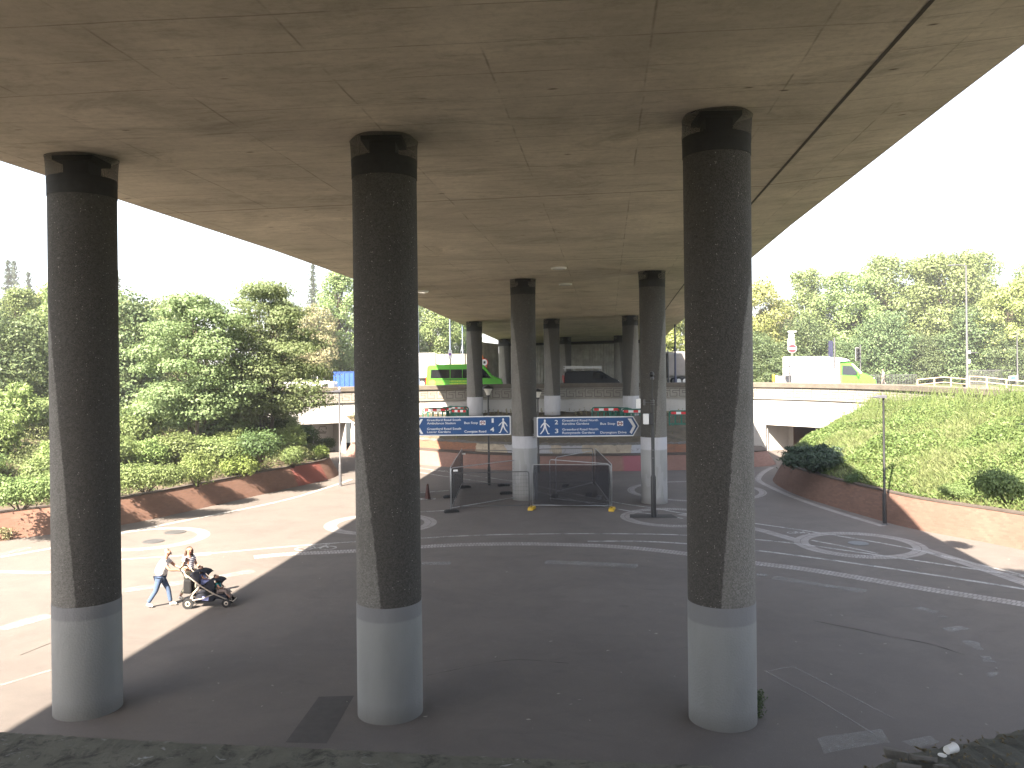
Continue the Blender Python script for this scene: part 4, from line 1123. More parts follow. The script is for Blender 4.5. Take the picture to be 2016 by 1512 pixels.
# the upper slope: shrubs placed by where they stand on the bank
UP = ['feathery shrub high on the slope behind the nearest left column', 'green shrub high on the slope left of the nearer maple', 'dark shrub under the nearer maple crown', 'dark shrub between the trunks of the two maples',
  'shrub on the slope under the overhanging dark tree', 'green shrub at the top of the slope behind the maple', 'bright shrub high on the slope at the left edge', 'dark green shrub behind the bare soil patch', 'pale shrub at the foot of the tree line on the left',
  'green shrub on the slope between left column and nearer maple', 'dark shrub at the top of the slope beside the ring wall', 'shrub mass high on the slope right of the nearest left column', 'shrub mass high on the slope left of the nearest left column', 'feathery shrub behind the taller maple trunk']
for i, (k, u, t, s, lb) in enumerate(zip(['feather','green','dark','dark','dark','green','lime','dark','feather','green','dark','mass','mass','feather'],
   [.36,.52,.60,.70,.30,.56,.27,.47,.42,.50,.66,.47,.34,.78], [.45,.42,.30,.38,.50,.62,.42,.52,.66,.56,.70,.78,.70,.50], [1.4,1.3,1.3,1.3,1.5,1.5,1.2,1.1,1.6,1.3,1.4,1.2,1.2,1.2], UP)):
    p = LB.at(u, t); c, tt = SH[k]
    q = thing('shrub', lb, 'shrub', tuple(p-Vector((0,0,.06))), i*1.9, 'shrubs on the planted banks', 'thing'); q.scale = (s, s, s); link_mesh('foliage', c, q); link_mesh('stems', tt, q)
shrub('juniper', RB, 1600, 925, 1.0, .6, 'spreading dark juniper at the tip of the grassy bank', 1.5)
shrub('dark', RB, 1682, 952, .36, .4, 'small dark shrub right of the spreading juniper', 1.6)
shrub('mass', RB, 1985, 982, .55, .4, 'leafy shrub in the herbs near the right end of the brick wall', 1.6, .62)
shrub('mass', RB, 1880, 976, .32, 1.4, 'low dark leaved shrub above the sunlit brick wall', 1.6)

FILL = ['feather','mass','green','feather','lime','mass','feather','green','mass','feather','dark','mass','feather','green']
rf = random.Random(12)
for i, k in enumerate(FILL):
    u = .25+.5*(i+.5)/len(FILL); t = rf.uniform(.14, .36); s = rf.uniform(.85, 1.25); p = LB.at(u, t); c, tt = SH[k]
    q = thing('shrub', 'shrub in the dense mixed planting between the sunlit brick wall and the maples', 'shrub', tuple(p-Vector((0,0,.06))), i*2.3, 'mixed shrubs of the left bank', 'thing'); q.scale = (s, s, s*.9)
    link_mesh('foliage', c, q); link_mesh('stems', tt, q)
# ---- grass and herbs
def scatter(bank, n, rng, umin=0, umax=1, tpow=1.0):
    out = np.empty((n, 3)); u = rng.uniform(umin, umax, n); t = rng.random(n)**tpow
    for i in range(n): out[i] = bank.at(u[i], t[i])
    return out
def blades(name, P, h, wd, rng, mat, lean=.6):
    n = len(P); a = rng.uniform(0, 2*pi, n); H = h*rng.uniform(.5, 1.4, n)
    L = np.stack([np.cos(a), np.sin(a), np.zeros(n)], 1)*(H*lean*rng.random(n))[:, None]
    a2 = rng.uniform(0, 2*pi, n); S = np.stack([np.cos(a2), np.sin(a2), np.zeros(n)], 1)*wd
    up_ = np.stack([np.zeros(n), np.zeros(n), H], 1)
    V = np.stack([P-S*.6, P+S*.6, P+up_*.62+L*.45+S*.5, P+up_+L], 1).reshape(-1, 3)
    return quads(name, V, mat)
rng = np.random.default_rng(77)
P = scatter(RB, 95000, rng, .10, 1.0, .9)
o = stuff(link_mesh('grass', blades('grass', P, .21, .022, rng, M['grass'], 1.3))); tag(o, 'long sunlit yellow green grass covering the right bank', 'grass')
# herb patches grow in drifts
P = scatter(RB, 150000, rng, .10, 1.0, 1.0)
dr = np.sin(P[:, 0]*.9+1)*np.sin(P[:, 1]*.7+2)+.6*np.sin(P[:, 0]*2.1)*np.sin(P[:, 1]*1.7); P = P[dr > -.5]
hh = (.05+.38*rng.random(len(P))*np.clip(dr[dr > -.5]+.4, .15, 1)); P[:, 2] += hh
o = stuff(link_mesh('herbs', leaf_mesh('herbs', P, .062*rng.uniform(.6, 1.4, len(P)), M['herb'], rng, .6))); tag(o, 'leafy green herbs growing in drifts over the right bank', 'ground cover')
P = scatter(RB, 5200, rng, .10, .80, .25); P = P[rng.random(len(P)) < .55]
o = stuff(link_mesh('tall_weeds', blades('tall_weeds', P[:2200], .85, .013, rng, M['herb'], .35))); tag(o, 'thin tall weeds along the top of the right bank against the frieze', 'weeds')
# weeds with small leaves along the top
P2 = P[:1500].repeat(7, 0)+rng.normal(size=(10500, 3))*np.array([.10, .10, .22])+np.array([0, 0, .45])
o = stuff(link_mesh('weed_leaves', leaf_mesh('weed_leaves', P2, .035*rng.uniform(.6, 1.4, len(P2)), M['herb'], rng, .3))); tag(o, 'small pale weed leaves along the top of the right bank', 'weeds')
P = scatter(LB, 150000, rng, .0, 1.0, .9)
dr = np.sin(P[:, 0]*.8+3)*np.sin(P[:, 1]*.6)+.5*np.sin(P[:, 0]*2.3+1)*np.sin(P[:, 1]*1.9)+.25*np.sin(P[:, 0]*5.1)*np.sin(P[:, 1]*4.3); k = dr > -.85; P = P[k]; dr = dr[k]
P[:, 2] += np.clip(dr+.75, .12, 1.5)*.60*rng.random(len(P))**.6
o = stuff(link_mesh('ground_cover', leaf_mesh('ground_cover', P, .060*rng.uniform(.6, 1.4, len(P)), M['lowcover'], rng, .6))); tag(o, 'patchy grass and low ground cover between the shrubs of the left bank', 'ground cover')
# scrub on island soil at the foot of the wall
rows_i = []
P = []
for _ in range(2600):
    i = rng.integers(2, len(cw)-3); t = rng.choice([rng.uniform(.85, 1), rng.uniform(.0, 1)], p=[.75, .25]); a, b2 = o20[i], cw[i]
    if rng.random() < .45 and sin(a.x*1.3) < .1: continue
    P.append((a.x+(b2.x-a.x)*t, a.y+(b2.y-a.y)*t-.1, 1.5+1.42*t**.8+rng.random()*.35))
P = np.array(P); o = stuff(link_mesh('dry_scrub', leaf_mesh('dry_scrub', P, .07*rng.uniform(.5, 1.4, len(P)), M['treetan'], rng, .3))); tag(o, 'dry scrub along the foot of the key pattern wall on the island', 'scrub')
# weed at column foot
q = thing('weed', 'small green weed growing at the foot of the nearest right column', 'weed', (4.62, 15.72, 0), 0, None, 'thing')
Pw = np.stack([rng.normal(size=420)*.055, rng.normal(size=420)*.055, rng.random(420)**.8*.52], 1)
link_mesh('leaves', leaf_mesh('leaves', Pw, .020*rng.uniform(.6, 1.4, 420), M['shrubdark'], rng, .3), q)
t = MB()
for k in range(7): a = k*.9; t.tube([(0,0,0),(.03*cos(a),.03*sin(a),.25),(.07*cos(a),.07*sin(a),.48)], [.005,.004,.002], 4)
t.build('stems', M['shrubgreen'], q)
q = thing('weed', 'dry weed tuft at the foot of the sunlit wall at the left edge', 'weed', tuple(G(8, 1064)), 0, None, 'thing')
Pw = np.stack([rng.normal(size=500)*.16, rng.normal(size=500)*.10, rng.random(500)**.8*.5], 1)
link_mesh('leaves', leaf_mesh('leaves', Pw, .035*rng.uniform(.6, 1.4, 500), M['treetan'], rng, .3), q)
# ================================================================== LAMPS, POLES
def led_lamp(base, h, yaw, label, mat='blackpole', ball=False):
    q = thing('street_lamp', label, 'street lamp', tuple(base), yaw, 'slim lamp posts in the plaza')
    MB().lathe([(.085,0),(.085,1.25),(.078,1.3),(.05,1.34),(.042,h)], 14).build('pole', M[mat], q, smooth=False, auto=40)
    MB().lathe([(.13,0),(.13,.03),(.09,.06)], 14).build('base_plate', M['darksteel'], q)
    hd = MB(); hd.prism_xz([(.10,h-.02),(.10,h+.10),(-.18,h+.10),(-.42,h+.035),(-.42,h+.005),(-.15,h-.02)], -.13, .13); hd.build('lamp_head', M['led'], q, bevel=.02)
    MB().tube([(-.40,0,h+.02),(-.75,0,h+.035)], [.018,.012], 6).build('arm', M['led'], q)
    MB().box((-.22,0,h-.006), (.26,.18,.02)).build('lens', M['lens'], q)
    if ball: MB().ball((.02,0,h+.19), .08).build('sensor', M['white'], q, smooth=True)
    return q
b = G(1742,1033); led_lamp(b, 5.24, 0, 'black lamp post standing against the curved brown brick wall')
b = G(1480,945); led_lamp(b, 5.0, .3, 'black lamp post just right of the nearest right column')
b = G(670,957); led_lamp(b, 5.35, .2, 'grey lamp post with white sensor ball at the end of the shrub bank', 'greypole', True)
led_lamp(Vector((12.55,19.3,0)), 5.2, 0, 'lamp post at the right edge with only its head tip in view')
def lantern(base, h, label):
    q = thing('lantern_post', label, 'street lamp', tuple(base), 0, 'lantern posts in front of the island')
    MB().lathe([(.09,0),(.09,1.0),(.06,1.06),(.045,h-.62)], 14).build('pole', M['blackpole'], q, auto=40)
    MB().lathe([(.05,h-.66),(.10,h-.62),(.10,h-.56),(.055,h-.52)], 14).build('neck', M['blackpole'], q)
    MB().lathe([(.10,h-.54),(.14,h-.40),(.25,h-.19),(.26,h-.17)], 20).build('lantern_glass', M['lampglass'], q, auto=40)
    MB().lathe([(.34,h-.17),(.30,h-.12),(.06,h+.0),(.02,h+.03)], 20).build('hood', M['blackpole'], q, auto=40)
    return q
lantern(G(963,955), 5.62, 'black lantern post with pale bowl standing behind the left blue sign')
b = G(1060.5,930); q = lantern(b, 5.25, 'black lamp post rising behind the fenced column, at the left end of the right sign')
# CCTV pole
b = G(1287,1018)
q = thing('camera_pole', 'black surveillance camera pole with white equipment boxes beside the right blue sign', 'camera pole', tuple(b))
MB().lathe([(.115,0),(.115,1.75),(.10,1.8),(.078,1.86),(.075,5.15),(.028,5.2),(.026,6.05)], 16).build('pole', M['blackpole'], q, auto=40)
MB().ball((-.02,0,6.28), .115, sc=(1,1,1.1)).build('camera_dome', M['blackpole'], q, smooth=True)
MB().lathe([(.07,6.04),(.09,6.1),(.05,6.2)], 12).build('camera_mount', M['darksteel'], q)
MB().box((-.30,-.04,4.32), (.24,.16,.46)).build('equipment_box', M['white'], q, bevel=.02)
MB().box((-.06,-.03,4.32), (.20,.18,.50)).build('equipment_box', M['blackpole'], q, bevel=.02)
MB().box((-.62,.0,5.0), (.20,.09,.42)).build('antenna_panel', M['white'], q, bevel=.02)
a = MB().tube([(0,0,5.05),(-.30,0,5.05),(-.58,0,5.0)], .022, 6); a.box((-.36,0,5.05), (.09,.12,.24)); a.build('bracket', M['darksteel'], q)
a = MB()
for z in (4.55, 4.1, 4.95, 5.05, 5.12, 2.95, 2.6): a.lathe([(.094,-.015),(.094,.015)], 14, (0,0,z))
a.build('strap', M['darksteel'], q)
MB().box((.15,0,.16), (.03,.05,.30)).build('cable_guard', M['darksteel'], q)
# ================================================================== SIGNS
def text_mesh(s, width, cap, x, z, y, flipx=False):
    cu = bpy.data.curves.new('t', 'FONT'); cu.body = s; cu.size = 1; cu.offset = .012; cu.resolution_u = 3
    ob = bpy.data.objects.new('t', cu); COL.objects.link(ob)
    dg = bpy.context.evaluated_depsgraph_get(); me = bpy.data.meshes.new_from_object(ob.evaluated_get(dg))
    vs = [v.co.copy() for v in me.vertices]; fs = [tuple(p.vertices) for p in me.polygons]
    bpy.data.objects.remove(ob); bpy.data.curves.remove(cu); bpy.data.meshes.remove(me)
    xs = [v.x for v in vs]; x0, x1 = min(xs), max(xs); sx = width/(x1-x0); sz = cap/.70
    return [(x+(v.x-x0)*sx, y, z+v.y*sz) for v in vs], fs
WALK = [(.52,0.70),(.47,.66),(.36,.60),(.30,.50),(.12,.36),(.15,.31),(.36,.45),(.40,.50),(.43,.42),(.38,.24),(.22,.10),(.03,-.02)]
def walker_polys():
    "walking figure 1 m tall facing right: list of convex-ish polygons"
    P = [[(.42,.80),(.60,.79),(.64,.50),(.42,.48)],
         [(.42,.50),(.58,.50),(.40,.22),(.30,.27)], [(.30,.27),(.40,.22),(.16,.02),(.08,.07)], [(.16,.02),(.08,.07),(.02,.03),(.06,.0)],
         [(.48,.52),(.64,.50),(.74,.26),(.64,.23)], [(.64,.23),(.74,.26),(.88,.02),(.79,.00)], [(.79,.0),(.86,.06),(.98,.05),(.97,.0)],
         [(.44,.80),(.46,.68),(.26,.56),(.21,.64)], [(.26,.56),(.21,.64),(.08,.46),(.13,.42)],
         [(.56,.79),(.62,.70),(.80,.56),(.86,.62)], [(.80,.56),(.86,.62),(1.0,.50),(.97,.45)]]
    P.append([(.52+.095*cos(2*pi*k/16), .90+.095*sin(2*pi*k/16)) for k in range(16)])
    return P
def zx_poly(mb, poly, y): mb.add([(x, y, z) for x, z in poly], [tuple(range(len(poly)))])
def build_sign(label, Y, pxc, left, texts, numbers, walk, chev, round_, bounds):
    """bounds in photo px: x0 (blunt end) .. xs (shoulder) .. xt (tip), y0 top, y1 bottom"""
    x0, xs, xt, y0, y1 = bounds
    c = D((x0+xt)/2, (y0+y1)/2, Y); k = Y/FPX
    q = thing('direction_sign', label, 'sign', tuple(c), -ROLL*0, 'blue pedestrian direction signs between the columns')
    X = lambda px: (px-(x0+xt)/2)*k; Z = lambda py: -(py-(y0+y1)/2)*k
    zt, zb = Z(y0), Z(y1)
    MB().box((0,.045,0), (abs(X(xt)-X(x0))+.30,.03,zt-zb)).build('back_plate', M['signgrey'], q)
    def outline(ins):
        s = 1 if not left else -1
        a = [(X(x0)+s*ins, zt-ins), (X(xs)-s*ins*.4, zt-ins), (X(xt)-s*ins*1.25, 0), (X(xs)-s*ins*.4, zb+ins), (X(x0)+s*ins, zb+ins)]
        r = .05; pts = []
        for i, pnt in enumerate(a):
            if i in (0, 4):
                d = 1 if i == 0 else -1
                if i == 0: pts += [(pnt[0], pnt[1]-r), (pnt[0]+s*r*.3, pnt[1]-r*.3), (pnt[0]+s*r, pnt[1])]
                else: pts += [(pnt[0]+s*r, pnt[1]), (pnt[0]+s*r*.3, pnt[1]+r*.3), (pnt[0], pnt[1]+r)]
            else: pts.append(pnt)
        return pts
    MB().prism_xz(outline(0), .0, .028).build('border', M['signwhite'], q)
    MB().prism_xz(outline(.055), -.004, .002).build('blue_face', M['signblue'], q)
    for s, px0, px1, base, cap in texts:
        v, f = text_mesh(s, (px1-px0)*k, cap*k, X(px0), Z(base), -.007); MB().add(v, f).build('lettering', M['signwhite'], q, fix=False)
    for s, px0, px1, base, cap in numbers:
        v, f = text_mesh(s, (px1-px0)*k, cap*k, X(px0), Z(base), -.007); MB().add(v, f).build('route_number', M['signwhite'], q, fix=False)
    wk = MB(); wx0, wx1, wy0, wy1 = walk
    for i, poly in enumerate(walker_polys()):
        pl = [((X(wx0)+(X(wx1)-X(wx0))*(u if not left else 1-u)), Z(wy1)+(Z(wy0)-Z(wy1))*v) for u, v in poly]
        zx_poly(wk, pl, -.007-.0002*i)
    wk.build('walking_figure', M['signwhite'], q, fix=False)
    cv = MB()
    for pl in chev: zx_poly(cv, [(X(a), Z(b_)) for a, b_ in pl], -.007)
    cv.build('chevron', M['signwhite'], q, fix=False)
    rx0, rx1, ry0, ry1 = round_
    zx = MB(); zx_poly(zx, [(X(rx0),Z(ry1)),(X(rx1),Z(ry1)),(X(rx1),Z(ry0)),(X(rx0),Z(ry0))], -.007); pn = zx.build('bus_panel', M['signwhite'], q, fix=False)
    rb = MB(); cx_, cz_ = (X(rx0)+X(rx1))/2, (Z(ry0)+Z(ry1))/2; r = abs(X(rx1)-X(rx0))*.36
    for i in range(24):
        a0, a1 = 2*pi*i/24, 2*pi*(i+1)/24
        zx_poly(rb, [(cx_+rr_*cos(a), cz_+rr_*sin(a)) for rr_, a in ((r*.70,a0),(r,a0),(r,a1),(r*.70,a1))], -.009)
    zx_poly(rb, [(cx_-r*1.2,cz_-r*.18),(cx_+r*1.2,cz_-r*.18),(cx_+r*1.2,cz_+r*.18),(cx_-r*1.2,cz_+r*.18)], -.0095)
    rb.build('roundel', M['roundel'], pn, fix=False)
    fx = MB()
    for s in (-1, 1):
        for zz in (zt-.12, zb+.12): fx.box((s*(abs(X(xt)-X(x0))/2+.10), .075, zz), (.24, .03, .06))
    fx.build('bracket', M['darksteel'], q)
    return q
f1 = lambda zx, zy: (1030+zx/6.11, 680+zy/6.11)
f2 = lambda zx, zy: (810+zx/7.56, 680+zy/7.56)
def T(f, s, a, b, base, cap): return (s, f(a,0)[0], f(b,0)[0], f(0,base)[1], cap)
build_sign('blue sign pointing right with routes 2 and 3, left of the camera pole', 41.0, 0, False,
  [T(f1,'Greenford Road North',470,902,912,4.2), T(f1,'Karoline Gardens',470,793,952,4.2), T(f1,'Greenford Road North',470,902,1020,4.2), T(f1,'Runnymede Gardens',470,860,1060,4.2), T(f1,'Bus Stop',928,1107,956,4.4), T(f1,'Daryngton Drive',928,1242,1062,4.4)],
  [T(f1,'2',380,420,944,8.4), T(f1,'3',382,422,1050,8.4)], (*[f1(a,0)[0] for a in (197,320)], *[f1(0,a)[1] for a in (884,1062)]),
  [[f1(*p) for p in ((1257,885),(1302,885),(1354,978),(1318,978))], [f1(*p) for p in ((1318,978),(1354,978),(1304,1072),(1280,1050))]],
  (f1(1130,0)[0], f1(1203,0)[0], f1(0,915)[1], f1(0,972)[1]), (1056.8, 1246.5, 1258.5, 820.2, 859.6))
build_sign('blue sign pointing left with routes 1 and 4, beside the middle column', 41.6, 0, True,
  [T(f2,'Greenford Road South',232,737,1122,4.2), T(f2,'Ambulance Station',232,658,1170,4.2), T(f2,'Greenford Road South',232,737,1253,4.2), T(f2,'Leaver Gardens',232,583,1298,4.2), T(f2,'Bus Stop',787,990,1170,4.4), T(f2,'Cowgate Road',787,1112,1299,4.4)],
  [T(f2,'1',1195,1225,1155,8.4), T(f2,'4',1172,1232,1288,8.4)], (*[f2(a,0)[0] for a in (1295,1442)], *[f2(0,a)[1] for a in (1090,1308)]),
  [[f2(*p) for p in ((175,1090),(138,1090),(72,1198),(112,1198))], [f2(*p) for p in ((112,1198),(72,1198),(138,1310),(175,1310))]],
  (f2(1018,0)[0], f2(1103,0)[0], f2(0,1122)[1], f2(0,1188)[1]), (1005.6, 815.5, 803.5, 819.6, 857.6))

# ================================================================== FENCED ENCLOSURE
def fence_panel(a, b, h, label, net=False, wires=True, mat='galv', lift=.12, tilt=0):
    a, b = Vector(a), Vector(b); d = b-a; L = d.length; yaw = atan2(d.y, d.x)
    q = thing('mesh_fence', label, 'mesh fence', (a.x, a.y, 0), yaw, 'temporary fence panels around the middle column'); q.rotation_euler = (tilt, 0, yaw)
    z0, z1 = lift, h; r = .021; f = MB(); c_ = .10
    f.tube([(0,0,z0-.1),(0,0,z1-c_),(c_*.3,0,z1-c_*.3),(c_,0,z1),(L-c_,0,z1),(L-c_*.3,0,z1-c_*.3),(L,0,z1-c_),(L,0,z0-.1)], r, 8)
    f.build('frame', M[mat], q, smooth=True)
    MB().tube([(0,0,z0+.02),(L,0,z0+.02)], r, 8).build('bottom_rail', M[mat], q, smooth=True)
    if wires:
        w_ = MB()
        for i in range(1, 9): z = z0+(z1-z0)*i/9; w_.tube([(0,0,z),(L,0,z)], .0035, 4)
        for i in range(1, 28): w_.tube([(L*i/28,0,z0),(L*i/28,0,z1)], .0022, 4)
        w_.build('wire_mesh', M['darksteel'], q)
    if net:
        rows = []; rr_ = random.Random(int(L*100))
        for i in range(19):
            v = i/18; rows.append([(L*(.02+.96*u)+(.05*sin(v*5+1) if u in (0, 1) else 0)*(1-2*u)*abs(sin(v*3.2)), -.028+.02*sin(u*9+v*4), z0+.03+(z1-z0-.05)*v) for u in np.linspace(0, 1, 22)])
        MB().grid(rows).build('netting', M['fencenet'], q, smooth=True, fix=False)
    return q
pA0, pA1 = G(1049,1000), G(1203,1001.5)
fence_panel(pA0, pA1, 2.05, 'front fence panel with dark netting and yellow feet', True)
pB0, pB1 = G(889,1006), G(1017,984)
fence_panel(pB0, pB1, 2.0, 'open wire fence panel at the left front of the enclosure')
fence_panel(G(889,1007)+Vector((-.03,-.03,0)), G(910,955), 2.05, 'left side fence panel hung with dark netting, seen edge on', True)
fence_panel(G(911,955), G(1010,958), 2.0, 'back fence panel left of the fenced column', wires=True, mat='darksteel')
fence_panel(G(1062,955), G(1168,953), 2.02, 'back fence panel right of the fenced column', wires=True, mat='darksteel')
fence_panel(G(1205,1000), G(1172,954), 2.05, 'right side fence panel hung with dark netting', True)
fence_panel(G(1095,973), G(1167,955), 1.92, 'bare frame panel standing inside the enclosure, nearer the back', wires=False)
fence_panel(G(1083,986), G(1200,999), 2.05, 'bare slanting frame panel inside the enclosure behind the front netting', wires=False)
fence_panel(G(889,1005)+Vector((.1,.2,0)), G(1042,1000), 1.72, 'low wire panel between the open panel and the fenced column', wires=True, mat='darksteel')
for px_, py_, mt_, lb in ((1047,1003,'yellow','yellow fence foot at the left end of the front netting'),(1205,1005,'yellow','yellow fence foot at the right end of the front netting'),(889,1009,'rubber','black fence foot at the left front corner of the enclosure'),
    (992,957,'rubber','black fence foot near the back of the enclosure left of the column'),(997,973,'rubber','black fence foot left of the fenced column, nearer the front'),(1113,958,'rubber','black fence foot at the back right of the column'),(1092,979,'rubber','black fence foot below the bare frame panel'),(1180,982,'signgrey','pale grey fence foot behind the front netting'),(1160,976,'rubber','black fence foot behind the front netting on the right'),(886,980,'rubber','black fence foot under the left side netting'),(915,961,'rubber','black fence foot at the back left corner of the enclosure')):
    p = G(px_, py_)
    q = thing('ballast_block', lb, 'ballast block', (p.x, p.y, 0), radians(75 if px_ > 1000 else 20), 'fence feet of the enclosure')
    MB().prism_xz([(-.34,0),(.34,0),(.32,.10),(.22,.14),(-.22,.14),(-.32,.10)], -.12, .12).build('block', M[mt_], q, bevel=.012)
    MB().lathe([(.045,.13),(.045,.155),(.03,.156)], 10, (-.12,0,0)).build('socket', M['rubber'], q)
for px_, py_, lb in ((913,893,'small white tag on the back corner of the left netting panel'),(897,926,'small white tag on the front corner of the left netting panel')):
    o = MB().box((0,0,0), (.20,.012,.085)).build('paper_tag', M['white'], None, bevel=.004); p = D(px_, py_, 38.0 if px_ < 900 else 46.4); o.location = p-Vector((0,.06,0)); tag(o, lb, 'tag', 'white tags on the fence panels')
# traffic cone
p = G(842,983)
q = thing('traffic_cone', 'grimy traffic cone on a pale base left of the fenced enclosure', 'traffic cone', tuple(p))
MB().lathe([(.17,.05),(.14,.12),(.045,.78),(.03,.79)], 18).build('cone_body', M['conedirty'], q, auto=40)
MB().prism_xy([(.30*cos(a)*(1.2 if 0 else 1), .30*sin(a)) for a in [pi/8+k*pi/4 for k in range(8)]], 0, .05).build('base', M['worn'], q, bevel=.01)
MB().box((-.1,.05,.012), (1.0,.36,.02)).build('base_board', M['signgrey'], q)

# ================================================================== GREEN CHAPTER BARRIERS ON THE ISLAND
def barrier_proto():
    q = thing('plastic_barrier', '', 'barrier')
    f = MB()
    f.tube([(0,0,.02),(0,0,.88),(.05,0,.97),(.14,0,1.0),(1.86,0,1.0),(1.95,0,.97),(2,0,.88),(2,0,.02)], .055, 6)
    f.box((1,0,.12), (1.95,.05,.10)); f.box((1,0,.74), (1.95,.05,.05))
    for x in (.42,.85,1.28,1.68): f.box((x,0,.43), (.12,.05,.62))
    for x in (.2,.63,1.06,1.48,1.84): f.box((x,0,.43), (.022,.03,.62))
    f.build('frame', M['barrier'], q)
    MB().box((1,-.026,.87), (1.72,.034,.17)).build('warning_strip', M['strip'], q)
    ft = MB(); ft.box((.25,0,.03), (.08,.5,.06)); ft.box((1.75,0,.03), (.08,.5,.06)); ft.build('foot', M['barrier'], q)
    return q
bp = barrier_proto(); bi = 0
for px_, py_, Y, yaw, lb, sx_ in ((833,831,60.2,.05,'sunlit green barrier at the left end of the row on the island',.85),(871,829,60.6,.12,'green barrier at the shadow edge with its red strip lit',.95),(884,827,60.9,-.7,'green barrier turned edge on behind the shadow edge one',.8),
    (888,833,59.4,-.30,'low green barrier at the left island column',.62),(1166,830,59.6,-.06,'green barrier left of the right island column',1.0),(1200,829,60.6,-.9,'dark green barrier turned away in the middle of the right group',1.0),(1196,832,59.9,-.25,'second dark green barrier turned away beside the last one',.9),
    (1224,834,58.9,-.13,'green barrier with bright strip right in front of the right island column',1.0),(1318,838,56.6,-.20,'green barrier seen in the gap right of the camera pole column',.95)):
    p = D(px_, py_, Y); q = bp if bi == 0 else copy_tree(bp); bi += 1
    q.location = (p.x, p.y, max(p.z, 1.62)); q.rotation_euler = (0, 0, yaw); q.scale = (sx_, 1, 1); tag(q, lb, 'barrier', 'green plastic barriers on the island')

# ================================================================== VEHICLES
def wheel(q, x, y, r, wd=.22):
    s = 1 if y > 0 else -1
    t = MB().lathe([(r*.60,-wd/2),(r*.95,-wd/2),(r,-wd/4),(r,wd/4),(r*.95,wd/2),(r*.60,wd/2)], 22); mt = Matrix.Rotation(radians(90), 3, 'X')
    t.v = [tuple(mt @ Vector(v)+Vector((x, y, r))) for v in t.v]; o = t.build('wheel', M['rubber'], q, auto=40)
    h = MB().lathe([(r*.60,-wd/2-.005),(r*.55,-wd/2-.012),(r*.15,-wd/2+.03),(r*.15,wd/2-.03),(r*.55,wd/2+.012),(r*.60,wd/2+.005)], 18)
    h.v = [tuple(mt @ Vector(v)+Vector((x, y, r))) for v in h.v]; h.build('rim', M['galv'], o, auto=40)
def body(q, nm, prof, W, tum, belt, mat, bev=.05):
    hw = lambda z: W/2-max(0, z-belt)*tum
    n = len(prof); vs = [(x, -hw(z), z) for x, z in prof]+[(x, hw(z), z) for x, z in prof]
    fs = [tuple(range(n)), tuple(reversed(range(n, 2*n)))]+[(i, n+i, n+(i+1) % n, (i+1) % n) for i in range(n)]
    MB().add(vs, fs).build(nm, M[mat], q, bevel=bev, auto=30); return hw
def side(q, nm, poly, hw, mat, off=.006, both=True):
    for s in ((-1, 1) if both else (-1,)):
        mb = MB(); mb.add([(x, s*(hw(z)+off), z) for x, z in poly]+[(x, s*(hw(z)-.03), z) for x, z in poly],
            [tuple(range(len(poly))), tuple(reversed(range(len(poly), 2*len(poly))))]+[(i, len(poly)+i, len(poly)+(i+1) % len(poly), (i+1) % len(poly)) for i in range(len(poly))])
        mb.build(nm, M[mat], q)
def slope(q, nm, p0, p1, hw, ins, mat, off=.012):
    "pane lying on the slope between profile points p0 (low) and p1 (high)"
    d = Vector((p1[0]-p0[0], 0, p1[1]-p0[1])).normalized(); n = Vector((d.z, 0, -d.x)); n = n if n.x > 0 else -n
    a, b_ = Vector((p0[0], 0, p0[1]))+d*ins+n*off, Vector((p1[0], 0, p1[1]))-d*ins+n*off
    w0, w1 = hw(a.z)-.08, hw(b_.z)-.10
    MB().add([a+Vector((0,-w0,0)), a+Vector((0,w0,0)), b_+Vector((0,w1,0)), b_+Vector((0,-w1,0))], [(0,1,2,3)]).build(nm, M[mat], q, fix=False)
def mirror_(q, x, z, hw, mat='rubber'):
    for s in (-1, 1): MB().box((x, s*(hw(z)+.13), z), (.10,.20,.26)).build('wing_mirror', M[mat], q, bevel=.02)
def veh_front(q, x, z, W, lens='lens'):
    for s in (-1, 1): MB().box((x, s*(W/2-.26), z), (.14,.34,.20)).build('headlight', M['lens'], q, bevel=.03)
def veh_rear(q, x, z, W):
    for s in (-1, 1): MB().box((x, s*(W/2-.02), z), (.05,.08,.62)).build('tail_light', M['redlens'], q, bevel=.01)

# --- lime green minibus
x0 = D(840,CY,71.5).x; x1 = D(990,CY,71.5).x; L = x1-x0
q = thing('minibus', 'lime green minibus with dark side windows on the road under the flyover', 'minibus', (x0, 71.5, ROADZ+.1))
pf = [(0,.45),(.02,1.0),(.10,2.35),(.25,2.58),(4.55,2.60),(4.95,2.50),(5.75,1.55),(6.45,1.28),(L-.03,1.0),(L,.45)]
hw = body(q, 'bodyshell', pf, 2.0, .10, 1.05, 'vangreen', .07)
side(q, 'side_window', [(.42,1.42),(2.05,1.42),(2.05,2.16),(.46,2.16)], hw, 'glass'); side(q, 'side_window', [(2.12,1.42),(3.10,1.42),(3.10,2.16),(2.12,2.16)], hw, 'glass'); side(q, 'side_window', [(3.16,1.42),(4.10,1.42),(4.10,2.16),(3.16,2.16)], hw, 'glass')
side(q, 'door_window', [(4.30,1.42),(5.55,1.42),(5.20,1.86),(4.86,2.20),(4.36,2.20)], hw, 'glass')
slope(q, 'windscreen', pf[6], pf[5], hw, .06, 'greyglass'); mirror_(q, 5.35, 1.5, hw); veh_front(q, L-.12, 1.02, 2.0); veh_rear(q, .03, 1.25, 2.0)
side(q, 'livery_leaf', [(.55+.28*cos(2*pi*k/12), 1.06+.22*sin(2*pi*k/12)) for k in range(12)], hw, 'leafyellow')
mb = MB(); rr_ = random.Random(4)
